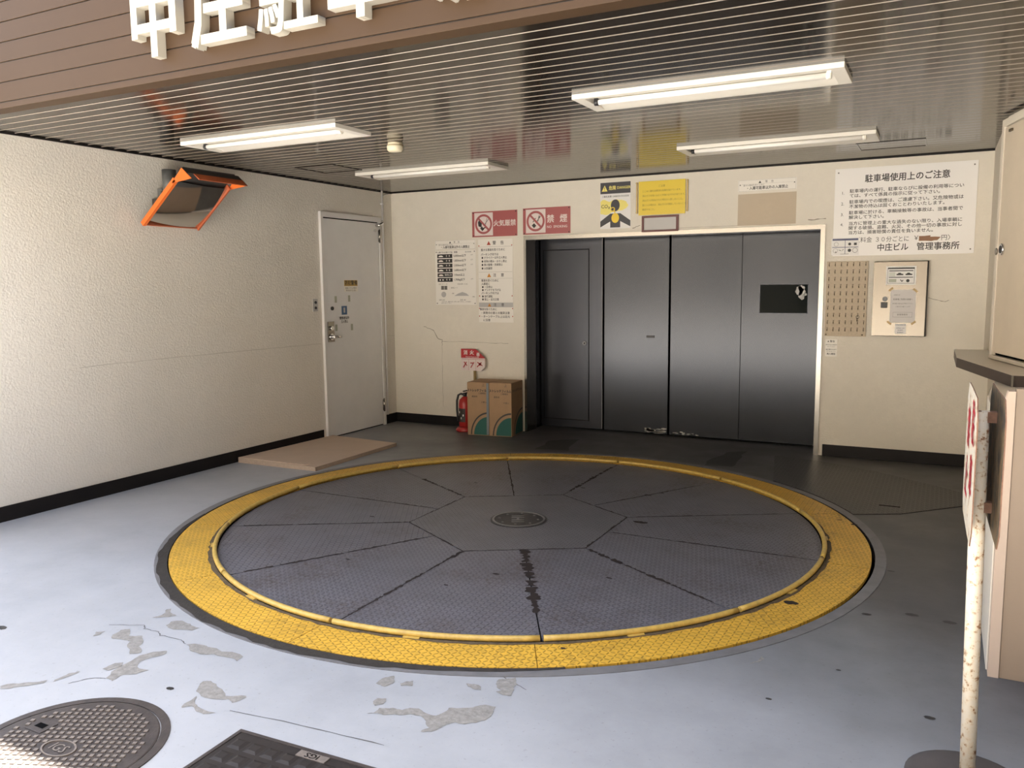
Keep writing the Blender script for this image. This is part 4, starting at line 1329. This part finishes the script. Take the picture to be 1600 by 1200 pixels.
# the large notice
o = board('notice_board', -0.857, 0.184, 1.709, 2.424, M['board_cool'], 'large white notice board of parking rules in black writing, near the booth', 'sign', 0.006)
def nt_(s_, z, x=-0.405):
    return (s_, 0.0445, x, z, 'LEFT', 0.98, 0.006, 0.0, 0.0, 1.0)
L_ = [('駐車場使用上のご注意', 0.067, 0.02, 0.262, 'CENTER', 0.93, 0.02, 0.0, 0.0, 1.0)]
for s_, z in (('駐車場内の運行、駐車ならびに設備の利用等につい', 0.170), ('ては、すべて係員の指示に従って下さい。', 0.132), ('駐車場内での喫煙は、ご遠慮下さい。又危険物或は', 0.082), ('不潔物の持込は固くおことわりいたします。', 0.044),
              ('駐車場に於ける、車輌接触等の事故は、当事者間で', -0.006), ('解決して下さい。', -0.044), ('当方に管理上の重大な過失のない限り、入場車輌に', -0.094), ('関する破損、盗難、火災、その他一切の事故に対し', -0.131), ('当方は、損害賠償の責任を負いません。', -0.168)):
    L_.append((s_, 0.0335, -0.405, z, 'LEFT', 1.085, 0.014))
for s_, z in (('1.', 0.158), ('2.', 0.070), ('3.', -0.018), ('4.', -0.100)):
    L_.append((s_, 0.034, -0.468, z, 'LEFT', 1, 0.0))
L_ += [('〈料金', 0.048, -0.355, -0.232, 'LEFT', 0.95), ('３０分ごとに', 0.048, -0.200, -0.232, 'LEFT', 0.90), ('￥', 0.048, 0.085, -0.228, 'LEFT'), ('円〉', 0.048, 0.285, -0.232, 'LEFT', 0.98),
       ('中庄ビル', 0.064, -0.18, -0.298, 'LEFT', 0.92, 0.018), ('管理事務所', 0.064, 0.113, -0.298, 'LEFT', 0.96, 0.018)]
lettering('lettering', L_, M['ink'], o, 0.006)
tp = [(0.128, -0.250), (0.22, -0.254), (0.262, -0.248), (0.285, -0.224), (0.21, -0.220), (0.21, -0.208), (0.128, -0.212)]
fin('price_tape', PR(rough_outline(tp, 0.05, 1), 'y', -0.0072, -0.006), M['brown_tape'], o)
screws(o, 0.495, 0.325, 0.006, M['ink_soft'])
o.location.y = YB - 0.002                      # stands a hair off the wall on its screws
bm = bmesh.new()
o2 = board('picture_label', -0.868, -0.653, 1.717, 1.857, M['white'], 'small white label with navy bars stuck over the lower left corner of the notice board', 'label', 0.0012)
o2.location.y = YB - 0.0085
shape_xz('navy_bar', [rectp(-0.1, 0.1, 0.05, 0.066), rectp(-0.1, 0.1, -0.008, -0.003), rectp(-0.002, 0.002, -0.06, 0.05)], M['navy'], o2, 0.0012)
shape_xz('picture', [circ(0.035, 0.02, 0.012, 10), rectp(0.068, 0.09, 0.01, 0.03), circ(0.035, -0.032, 0.014, 10), [(-0.03, -0.04), (-0.01, -0.025), (-0.012, -0.02)], [(-0.055, -0.025), (-0.035, -0.035), (-0.03, -0.03)]], M['ink'], o2, 0.0012)
shape_xz('picture', ring_polys(-0.07, 0.02, 0.016, 0.018, 12) + ring_polys(-0.075, -0.033, 0.017, 0.019, 12) + ring_polys(0.078, -0.032, 0.018, 0.021, 12) + [rectp(-0.035, 0.03, -0.063, -0.06)], M['ink_soft'], o2, 0.0012)

# key board with rows of hooks
kb = board('key_board', -0.899, -0.574, 1.038, 1.665, M['hook_board'], 'tan board with ten rows of small key hooks beside the steel door', 'board', 0.012, None, 0.002)
proto = None
for r_ in range(10):
    for c_ in range(7):
        x = -0.142 + c_ * 0.0475
        z = 0.285 - r_ * 0.0605
        if proto is None:
            bm = bmesh.new()
            tube(bm, [(0, 0, 0.006), (0, -0.006, 0.006), (0, -0.014, 0.002), (0, -0.014, -0.006), (0, -0.008, -0.010)], 0.0026, 6)
            lathe(bm, [(0.0001, 0.014), (0.005, 0.014), (0.005, 0.018), (0.0001, 0.018)], 8, (0, -0.002))
            proto = fin('hook', bm, M['hook'], kb, (x, -0.012, z))
        else:
            h = proto.copy()
            COL.objects.link(h)
            h.location = (x, -0.012, z)
for x in (-0.15, 0.135):
    bm = bmesh.new()
    tube(bm, [(x, -0.012, -0.3), (x, -0.016, -0.3)], 0.007, 8)
    fin('screw', bm, M['hook'], kb)
ky = empty('key', (-0.736 - 0.142 + 5 * 0.0475, YB - 0.026, 1.3515 + 0.285 - 7 * 0.0605))
tag(ky, 'small dark key hanging on a hook low on the key board', 'key')
bm = bmesh.new()
for k in range(12):
    a, b2 = 2 * PI * k / 12, 2 * PI * (k + 1) / 12
    tube(bm, [(0.012 * math.cos(a), 0, -0.010 + 0.012 * math.sin(a)), (0.012 * math.cos(b2), 0, -0.010 + 0.012 * math.sin(b2))], 0.0018, 6)
fin('key_ring', bm, M['chrome'], ky)
bm = bmesh.new()
tube(bm, [(-0.003, 0, -0.022), (-0.006, 0, -0.048)], 0.0035, 6)
lathe(bm, [(0.0001, -0.026), (0.009, -0.026), (0.009, -0.022), (0.0001, -0.022)], 10, (-0.003, 0))
fin('key_blade', bm, M['hook'], ky)

# stainless control cabinet
cb = empty('control_cabinet', (-0.328, YB, 1.354))
tag(cb, 'stainless steel wall cabinet with a taped paper notice on its door', 'cabinet')
fin('body', B(-0.200, 0.202, -0.03, 0, -0.307, 0.303, 0.003), M['darkgrey'], cb)
dd = fin('door', B(-0.201, 0.194, -0.046, -0.03, -0.305, 0.300, 0.003), M['cab_steel'], cb)
pl = fin('picture_label', B(-0.108, 0.114, -0.0472, -0.046, 0.112, 0.262, 0.0), M['white'], dd)
shape_xz('label_border', [rectp(-0.096, 0.102, 0.240, 0.252), rectp(-0.096, 0.102, 0.124, 0.1262), rectp(-0.096, -0.0935, 0.124, 0.25), rectp(0.0995, 0.102, 0.124, 0.25), rectp(-0.086, 0.092, 0.222, 0.229), rectp(-0.086, 0.092, 0.170, 0.176)], M['ink'], pl, 0.0472)
shape_xz('car_icon', [[(x, 0.19), (x + 0.05, 0.19), (x + 0.05, 0.2), (x + 0.036, 0.202), (x + 0.03, 0.209), (x + 0.014, 0.209), (x + 0.01, 0.202), (x, 0.2)] for x in (-0.03, 0.036)] + [circ(0.055, 0.145, 0.013, 10), bar(0.0, 0.155, 0.012, 0.138, 0.006), bar(0.012, 0.138, 0.02, 0.152, 0.006)], M['ink'], pl, 0.0472)
shape_xz('text_lines', [rectp(-0.086, -0.04, 0.182 + k * 0.009, 0.186 + k * 0.009) for k in range(4)] + [rectp(-0.086, -0.03, 0.134, 0.16)], M['green_tape'], pl, 0.0472)
pp = fin('paper_notice', B(-0.068, 0.120, -0.0470, -0.046, -0.195, 0.072), M['paper'], dd)
lettering('lettering', [('お知らせ', 0.012, -0.02, 0.03, 'CENTER'), ('駐車場ご利用の皆様へ', 0.016, 0.026, -0.006, 'CENTER', 0.9, 0.01), ('操作盤の扉は必ず閉めて下さい', 0.011, 0.026, -0.04, 'CENTER'), ('ご協力をお願いします', 0.011, 0.026, -0.065, 'CENTER'), ('管理事務所', 0.016, 0.026, -0.130, 'CENTER')], M['ink_soft'], pp, 0.0470)
shape_xz('text_frame', [rectp(-0.045, 0.098, -0.111, -0.1095), rectp(-0.045, 0.098, -0.15, -0.1485), rectp(-0.045, -0.0438, -0.15, -0.11), rectp(0.0968, 0.098, -0.15, -0.11)], M['ink_soft'], pp, 0.0470)
for x, z, a in ((-0.066, 0.076, 0.7), (0.114, 0.066, -0.7), (-0.070, -0.197, -0.7), (0.11, -0.195, 0.7)):
    bm = bmesh.new()
    pts = bar(x - 0.02 * math.cos(a), z - 0.02 * math.sin(a), x + 0.02 * math.cos(a), z + 0.02 * math.sin(a), 0.016)
    prism(bm, pts, 'y', -0.0484, -0.0472)
    fin('tape', bm, M['tape'], dd)
lb = fin('maker_label', B(-0.025, 0.058, -0.0468, -0.046, -0.285, -0.205), M['white'], dd)
lettering('lettering', [('立体駐車場操作盤', 0.010, 0.016, -0.214, 'CENTER'), ('定格電圧 200V', 0.010, 0.016, -0.24, 'CENTER'), ('製造番号', 0.010, 0.016, -0.256, 'CENTER'), ('管理番号', 0.012, 0.016, -0.275, 'CENTER')], M['navy'], lb, 0.0468)
bm = bmesh.new()
tube(bm, [(-0.108, -0.046, -0.002), (-0.108, -0.056, -0.002)], 0.02, 20)
fin('lock_cylinder', bm, M['galv'], dd)
fin('lock_cover', B(-0.138, -0.088, -0.056, -0.046, -0.075, -0.028, 0.003), M['blackplastic'], dd)

o = board('warning_label', -0.889, -0.794, 0.863, 1.010, M['board_white'], 'small white warning label just under the key board', 'label', 0.002)
lettering('lettering', [('▲', 0.016, -0.025, 0.055, 'CENTER'), ('警告', 0.020, 0.008, 0.055, 'CENTER', 1, 0.01), ('操作は必ず係員が', 0.0115, 0, 0.026, 'CENTER'), ('行って下さい', 0.0105, 0, 0.010, 'CENTER'), ('扉が閉まるまで', 0.012, 0, -0.014, 'CENTER', 1, 0.01), ('近づかないこと', 0.0105, 0, -0.03, 'CENTER'), ('無人確認', 0.017, 0, -0.052, 'CENTER', 1, 0.02)], M['ink'], o, 0.002)

# ------------------------------------------------------------------ by the steel door: cartons, extinguisher
def carton(x, y, rz, label, side):
    t = empty('carton', (x, y, 0), rz)
    tag(t, label, 'box', 'cartons by the steel door')
    W, D, H = 0.2355, 0.33, 0.53
    fin('box_body', B(0.001, W, 0, D, 0, H, 0.002), M['carton'], t)
    # flaps meeting along the top
    bm = bmesh.new()
    box(bm, 0.004, W - 0.003, 0.003, D / 2 - 0.002, H, H + 0.004)
    box(bm, 0.004, W - 0.003, D / 2 + 0.002, D - 0.003, H, H + 0.004)
    fin('flap', bm, M['carton'], t)
    def front_print():
        lettering('lettering', [('ストレッチフィルム', 0.031, W / 2, 0.452, 'CENTER', 0.84, 0.045), ('三層構造', 0.020, W - 0.075, 0.424, 'CENTER', 1, 0.01), ('業務用', 0.02, 0.08, 0.39, 'CENTER', 1, 0.01), ('六巻入', 0.02, W - 0.055, 0.335, 'CENTER', 1, 0.01), ('上', 0.032, W - 0.06, 0.508, 'CENTER')], M['ink'], t, 0.0)
        arc_o = [(W - 0.004, 0.238)] + [(0.035 + (W - 0.039) * (1 - math.cos(k * PI / 20)), 0.006 + 0.232 * math.sin(k * PI / 20)) for k in range(9, -1, -1)]
        arc_i = [(0.048 + (W - 0.052) * (1 - math.cos(k * PI / 20)), 0.006 + 0.215 * math.sin(k * PI / 20)) for k in range(0, 11)]
        arc_o = [(0.035 + (W - 0.039) * (1 - math.cos(k * PI / 20)), 0.006 + 0.232 * math.sin(k * PI / 20)) for k in range(0, 11)]
        for k in range(10):
            yield [arc_o[k], arc_o[k + 1], arc_i[k + 1], arc_i[k]]
    bands = list(front_print())
    shape_xz('print_curve', bands, M['ink'], t, 0.0)
    te = [(0.07 + (W - 0.074) * (1 - math.cos(k * PI / 20)), 0.006 + 0.185 * math.sin(k * PI / 20)) for k in range(0, 11)] + [(W - 0.004, 0.006)]
    shape_xz('print_patch', [te], M['teal'], t, 0.0)
    if side:
        # the same print on the right-hand face
        bm = bmesh.new()
        text_bm(bm, 'ストレッチフィルム', 0.034, D / 2, 0.452, 'CENTER', 0.9, 0.045)
        for v in bm.verts:
            v.co = (W + 0.0008, v.co.x, v.co.y)
        fin('lettering', bm, M['ink'], t)
        bm = bmesh.new()
        te2 = [(0.10 + (D - 0.106) * (1 - math.cos(k * PI / 20)), 0.006 + 0.2 * math.sin(k * PI / 20)) for k in range(0, 11)] + [(D - 0.006, 0.006)]
        prism(bm, te2, 'x', W, W + 0.0006)
        fin('print_patch', bm, M['teal'], t)
        bm = bmesh.new()
        o1 = [(0.06 + (D - 0.066) * (1 - math.cos(k * PI / 20)), 0.006 + 0.25 * math.sin(k * PI / 20)) for k in range(0, 11)]
        o2 = [(0.073 + (D - 0.079) * (1 - math.cos(k * PI / 20)), 0.006 + 0.235 * math.sin(k * PI / 20)) for k in range(0, 11)]
        for k in range(10):
            prism(bm, [o1[k], o1[k + 1], o2[k + 1], o2[k]], 'x', W, W + 0.0006)
        fin('print_curve', bm, M['ink'], t)
    if not side:
        fin('sealing_tape', B(W - 0.028, W - 0.003, -0.0014, -0.0006, 0.01, H), M['blue_strap'], t)
    return t
rz = math.radians(7.1)
cx0, cy0 = -4.211, 7.116
carton(cx0, cy0, rz, 'brown film carton beside the fire extinguisher, grey tape down its front edge', False)
carton(cx0 + 0.2375 * math.cos(rz), cy0 + 0.2375 * math.sin(rz), rz, 'brown film carton next to the steel door, teal print on two faces', True)

ex = empty('fire_extinguisher', (-4.345, 7.30, 0))
tag(ex, 'red fire extinguisher with a black hose standing behind the cartons', 'extinguisher')
bm = bmesh.new()
lathe(bm, [(0.06, 0.012), (0.068, 0.02), (0.068, 0.28), (0.060, 0.325), (0.032, 0.352), (0.022, 0.36)], 28)
fin('cylinder', bm, M['ext_red'], ex)
bm = bmesh.new()
lathe(bm, [(0.095, 0.0), (0.10, 0.015), (0.085, 0.04), (0.068, 0.05), (0.066, 0.012)], 28)
fin('base_tray', bm, M['ext_red'], ex)
bm = bmesh.new()
lathe(bm, [(0.018, 0.358), (0.02, 0.385), (0.012, 0.39)], 16)
box(bm, -0.012, 0.012, -0.03, 0.075, 0.386, 0.398)
box(bm, -0.010, 0.010, -0.03, 0.085, 0.410, 0.420)
fin('valve_lever', bm, M['blackplastic'], ex)
bm = bmesh.new()
pts = [(-0.01, 0, 0.372), (-0.045, -0.005, 0.385), (-0.075, -0.01, 0.37), (-0.092, -0.012, 0.31), (-0.093, -0.012, 0.22), (-0.085, -0.015, 0.15), (-0.075, -0.02, 0.10)]
tube(bm, pts, 0.011, 10)
fin('hose', bm, M['blackplastic'], ex)
bm = bmesh.new()
annulus(bm, 0.0682, 0.0690, math.radians(190), math.radians(300), 0.10, 0.24, 12)
lb = fin('label', bm, M['ink'], ex)
bm = bmesh.new()
for k in range(5):
    annulus(bm, 0.0691, 0.0694, math.radians(196 + k * 20), math.radians(206 + k * 20), 0.13 + 0.03 * (k % 3), 0.15 + 0.03 * (k % 3), 3)
fin('label_print', bm, M['white'], lb)

es = empty('extinguisher_stand', (-4.325, 7.475, 0))
tag(es, 'small red and white extinguisher sign on a thin post behind the cartons', 'sign')
bm = bmesh.new()
box(bm, -0.012, 0.012, -0.010, 0.010, 0.01, 0.66)
fin('post', bm, M['brass'], es)
bm = bmesh.new()
lathe(bm, [(0.035, 0), (0.035, 0.008), (0.02, 0.015)], 20)
fin('foot', bm, M['brass'], es)
shp = [(-0.155, 0.61), (0.085, 0.61), (0.13, 0.65), (0.13, 0.75), (0.02, 0.838), (-0.155, 0.838)]
sp2 = fin('sign_plate', PR(shp, 'y', -0.016, -0.011), M['sign_pink'], es)
shape_xz('red_panel', [[(-0.155, 0.742), (0.13, 0.742), (0.13, 0.75), (0.022, 0.837), (-0.155, 0.837)]], M['ext_sign'], sp2, 0.016)
lettering('lettering', [('消', 0.052, -0.1, 0.795, 'CENTER', 1, 0.02), ('火', 0.052, -0.025, 0.797, 'CENTER', 1, 0.02), ('器', 0.040, 0.05, 0.780, 'CENTER', 1, 0.02), ('FIRE EXTINGUISHER', 0.018, -0.02, 0.752, 'CENTER')], M['white'], sp2, 0.016, 0.0012)
shape_xz('panel_line', [rectp(-0.15, 0.125, 0.728, 0.731), rectp(-0.065, -0.063, 0.615, 0.728), rectp(0.02, 0.022, 0.615, 0.728), bar(-0.13, 0.64, -0.09, 0.70, 0.01), bar(-0.12, 0.7, -0.085, 0.66, 0.01), bar(-0.04, 0.64, 0.0, 0.70, 0.01), bar(-0.045, 0.69, -0.01, 0.69, 0.01), bar(0.035, 0.65, 0.09, 0.70, 0.01), bar(0.04, 0.70, 0.10, 0.665, 0.01), circ(0.07, 0.68, 0.015, 10)], M['ext_sign'], sp2, 0.016)

# cardboard pad lying by the left wall
pad = empty('cardboard_sheet', (-4.92, 5.75, 0))
tag(pad, 'flat tan sheet of thick cardboard lying on the floor by the white door', 'cardboard')
o4 = [(-5.335, 5.135), (-4.497, 5.151), (-4.518, 6.315), (-5.345, 6.40)]
bm = bmesh.new()
lo = [bm.verts.new((x + 4.92, y - 5.75, 0)) for x, y in o4]
hi = [bm.verts.new((x + 4.92, y - 5.75, z)) for (x, y), z in zip(o4, (0.045, 0.034, 0.03, 0.028))]
bm.faces.new(hi).material_index = 0
for i in range(4):
    bm.faces.new((lo[i], lo[(i + 1) % 4], hi[(i + 1) % 4], hi[i])).material_index = 1
bm.faces.new(lo[::-1]).material_index = 1
bmesh.ops.recalc_face_normals(bm, faces=bm.faces)
fin('sheet', bm, [M['carton_pad'], M['carton_edge']], pad)
bm = bmesh.new()
prism(bm, [(-0.413, -0.612), (0.32, -0.603), (0.34, -0.575), (0.29, -0.56), (-0.1, -0.585), (-0.405, -0.56)], 'z', 0.041, 0.047)
fin('folded_flap', bm, M['carton_pad'], pad)

# ------------------------------------------------------------------ right side: booth shutter, counter, cabinet, sign post
d_ = Vector((0.252, -0.968)).normalized()
n_ = Vector((d_.y, -d_.x))                     # into the room
ang = math.atan2(d_.y, d_.x)
sh = struct(empty('window_1', (0.297, 6.085, 0), ang))     # local x runs along the slanted face, +y is outwards into the booth
# local -y points to the room
sgn = -1
fin('window_sill', B(-0.02, 1.6, -0.03, 0.02, 1.003, 1.028, 0.003), M['booth_wall'], sh)
fin('window_frame', B(-0.01, 0.028, -0.03, 0.0, 1.028, ZC - 0.02, 0.002), M['booth_wall'], sh)
fin('window_head', B(0.028, 1.6, -0.03, 0.0, 2.43, ZC - 0.02, 0.002), M['booth_wall'], sh)
pn = fin('shutter_panel', B(0.032, 1.58, -0.024, -0.004, 1.045, 2.424, 0.002), M['booth'], sh)
fin('track_gap', B(0.03, 1.58, -0.006, -0.003, 1.029, 1.045), M['black'], sh)
bm = bmesh.new()
tube(bm, [(0.105, -0.024, 1.685), (0.105, -0.036, 1.685)], 0.036, 20)
lk = fin('lock', bm, M['chrome'], sh)
bm = bmesh.new()
tube(bm, [(0.105, -0.036, 1.685), (0.105, -0.038, 1.685)], 0.024, 16)
fin('lock_face', bm, M['blackplastic'], lk)
bm = bmesh.new()
tube(bm, [(0.018, -0.03, 1.675), (0.018, -0.034, 1.675)], 0.022, 16)
fin('strike_plate', bm, M['stainless'], sh)
fin('latch', B(0.12, 0.17, -0.034, -0.024, 2.385, 2.40), M['hook'], sh)

ct = empty('counter_shelf', (0.30, 6.0, 0.94))
tag(ct, 'grey laminate counter shelf with dark edge under the booth shutter', 'counter')
out = [(0.29, 6.85), (0.077, 6.85), (0.085, 6.085), (0.333, 5.04), (1.2, 5.07), (1.2, 6.0), (0.32, 6.0)]
loc = [(x - 0.30, y - 6.0) for x, y in out]
bm = PR(loc, 'z', 0.0, 0.06)
bm.normal_update()
for f in bm.faces:
    f.material_index = 0 if abs(f.normal.z) > 0.5 else 1
fin('counter_top', bm, [M['laminate'], M['laminate_edge']], ct)
# metal edge nosing at the corner
fin('corner_trim', B(0.028, 0.038, -0.968, -0.958, 0.0, 0.061), M['stainless'], ct)

cab = empty('counter_cabinet', (0.21, 3.5, 0))
tag(cab, 'beige panelled cabinet standing at the booth corner behind the rusty sign post', 'cabinet')
fin('front_panel', B(0.037, 1.0, 0.0, 0.055, 0.0, 1.105, 0.002), M['cabinet_beige'], cab)
bm = bmesh.new()
prism(bm, [(0.0, 0.0), (0.036, 0.0), (0.036, 1.095), (0.012, 1.095), (0.004, 1.06), (0.0, 1.0)], 'y', -0.004, 0.05)
fin('edge_trim', bm, M['carton_pad'], cab)
fin('side_panel', B(0.001, 0.02, 0.055, 0.056, 0.0, 0.93), M['booth_wall'], cab)

def sign_post():
    t = empty('sign_post', (0.125, 2.68, 0))
    tag(t, 'rusty white sign post with two weathered plates near the booth', 'sign')
    bm = bmesh.new()
    lathe(bm, [(0.17, 0.0), (0.17, 0.012), (0.15, 0.02), (0.03, 0.024)], 36)
    fin('base', bm, M['pole_base'], t)
    bm = bmesh.new()
    tube(bm, [(0.0, 0, 0.02), (-0.0125, 0, 0.77), (-0.018, 0, 1.13)], 0.0215, 18)
    fin('pole', bm, M['pole'], t)
    def plate(x, yaw, faces, y0, y1, z0, z1, c):
        o = [(y0 + c, z0), (y1 - c, z0), (y1, z0 + c), (y1, z1 - c), (y1 - c, z1), (y0 + c, z1), (y0, z1 - c), (y0, z0 + c)]
        o = rough_outline(o, 0.012, 2)
        bm = bmesh.new()
        fs = prism(bm, o, 'x', -0.0015, 0.0015, 1)
        fs[0].material_index = 0
        fs[1].material_index = 0
        bmesh.ops.triangulate(bm, faces=fs[:2])
        return fin('sign_plate', bm, faces, t, (x, 0, 0), (0, 0, yaw))
    p1 = plate(-0.040, math.radians(1.2), [M['plate_white'], M['plate_edge']], -0.25, 0.25, 0.79, 1.19, 0.05)
    p2 = plate(0.022, math.radians(1.4), [M['plate_shade'], M['plate_edge']], -0.25, 0.25, 0.79, 1.19, 0.05)
    bm = bmesh.new()
    for k, ch in enumerate('駐車'):
        text_bm(bm, ch, 0.13, 0.10, 1.10 - k * 0.15, 'CENTER', 1.0, 0.03)
    for k, ch in enumerate('禁止'):
        text_bm(bm, ch, 0.13, -0.10, 1.06 - k * 0.15, 'CENTER', 1.0, 0.03)
    for v in bm.verts:                       # read from the left: letters run towards the street
        v.co = (-0.0024, -v.co.x, v.co.y)
    fin('lettering', bm, M['red_letters'], p1)
    bm = bmesh.new()
    box(bm, -0.0385, 0.0215, -0.015, 0.015, 1.10, 1.13)
    box(bm, -0.0385, 0.0215, -0.015, 0.015, 0.84, 0.87)
    fin('plate_bracket', bm, M['plate_edge'], t)
    return t
sign_post()

# ------------------------------------------------------------------ iron covers in the forecourt
mh = empty('manhole_cover', (-2.508, 1.594, 0))
tag(mh, 'round cast iron manhole cover with square studs, in the forecourt', 'manhole')
bm = bmesh.new()
annulus(bm, 0.298, 0.328, 0, 2 * PI, -0.02, 0.004, 72)
fin('frame', bm, M['iron'], mh)
bm = bmesh.new()
lathe(bm, [(0.295, -0.02), (0.295, 0.003), (0.29, 0.005), (0.001, 0.005)], 64, smooth=False)
cv = fin('cover', bm, M['iron'], mh)
ra = math.radians(24)
em = (0.0, -0.016)
kh = (-0.185, 0.047)
bm = bmesh.new()
for i in range(-11, 12):
    for j in range(-11, 12):
        u, v = i * 0.0255, j * 0.0255
        x, y = u * math.cos(ra) - v * math.sin(ra), u * math.sin(ra) + v * math.cos(ra)
        if math.hypot(x, y) > 0.258: continue
        if ((x - em[0]) / 0.075) ** 2 + ((y - em[1]) / 0.05) ** 2 < 1: continue
        if abs(x - kh[0]) < 0.05 and abs(y - kh[1]) < 0.045: continue
        s = 0.0068
        c4 = [(x + a * s * math.cos(ra) - b * s * math.sin(ra), y + a * s * math.sin(ra) + b * s * math.cos(ra)) for a, b in ((-1, -1), (1, -1), (1, 1), (-1, 1))]
        prism(bm, c4, 'z', 0.005, 0.0085)
fin('stud_pattern', bm, M['iron_worn'], cv)
bm = bmesh.new()
n = 28
for k in range(n):
    a, b = 2 * PI * k / n, 2 * PI * (k + 1) / n
    prism(bm, [(em[0] + r0 * math.cos(t_) * 0.068, em[1] + r0 * math.sin(t_) * 0.044) for r0, t_ in ((0.9, a), (1.0, a), (1.0, b), (0.9, b))], 'z', 0.005, 0.009)
text_bm(bm, 'IGS', 0.055, em[0], em[1], 'CENTER', 0.9, 0.01, 0.0)
for v in bm.verts:
    if abs(v.co.z) < 1e-6: v.co.z = 0.0085
fin('emblem', bm, M['iron_worn'], cv)
bm = bmesh.new()
box(bm, kh[0] - 0.042, kh[0] + 0.042, kh[1] - 0.034, kh[1] + 0.034, 0.005, 0.008, 0, 0.002)
kk = fin('lifting_key', bm, M['iron'], cv)
fin('key_slot', B(kh[0] - 0.022, kh[0] + 0.022, kh[1] - 0.012, kh[1] + 0.012, 0.008, 0.0086), M['black'], kk)

rc = empty('grate_cover', (-1.72, 1.70, 0), math.radians(2.0))
tag(rc, 'square dark iron pit cover with a name plate, beside the round manhole cover', 'manhole')
W, D = 0.335, 0.25
bm = bmesh.new()
for x0, x1, y0, y1 in ((-W, W, D - 0.014, D), (-W, W, -D, -D + 0.014), (-W, -W + 0.014, -D + 0.014, D - 0.014), (W - 0.014, W, -D + 0.014, D - 0.014)):
    box(bm, x0, x1, y0, y1, -0.02, 0.004)
fin('frame', bm, M['iron'], rc)
cv = fin('cover', B(-W + 0.016, W - 0.016, -D + 0.016, D - 0.016, -0.02, 0.002), M['iron_dark'], rc)
bm = bmesh.new()
for i in range(9):
    for j in range(6):
        x, y = -W + 0.06 + i * 0.069, -D + 0.05 + j * 0.075
        if x < W - 0.04 and y < D - 0.055:
            w = 0.028
            z0, z1 = 0.002, 0.006
            b4 = [bm.verts.new((x + a * w, y + b * w, z0)) for a, b in ((-1, -1), (1, -1), (1, 1), (-1, 1))]
            t4 = [bm.verts.new((x + a * w * 0.55, y + b * w * 0.55, z1)) for a, b in ((-1, -1), (1, -1), (1, 1), (-1, 1))]
            bm.faces.new(t4)
            for k in range(4):
                bm.faces.new((b4[k], b4[(k + 1) % 4], t4[(k + 1) % 4], t4[k]))
fin('tread_pattern', bm, M['iron_dark'], cv)
npl = fin('name_plate', B(-0.06, 0.055, D - 0.050, D - 0.018, 0.002, 0.006, 0.001), M['iron_worn'], cv)
bm = bmesh.new()
text_bm(bm, 'IGS', 0.034, -0.003, D - 0.034, 'CENTER', 1.1, 0.012, 0.0, PI)
for v in bm.verts: v.co.z = 0.0066
fin('lettering', bm, M['iron_dark'], npl)
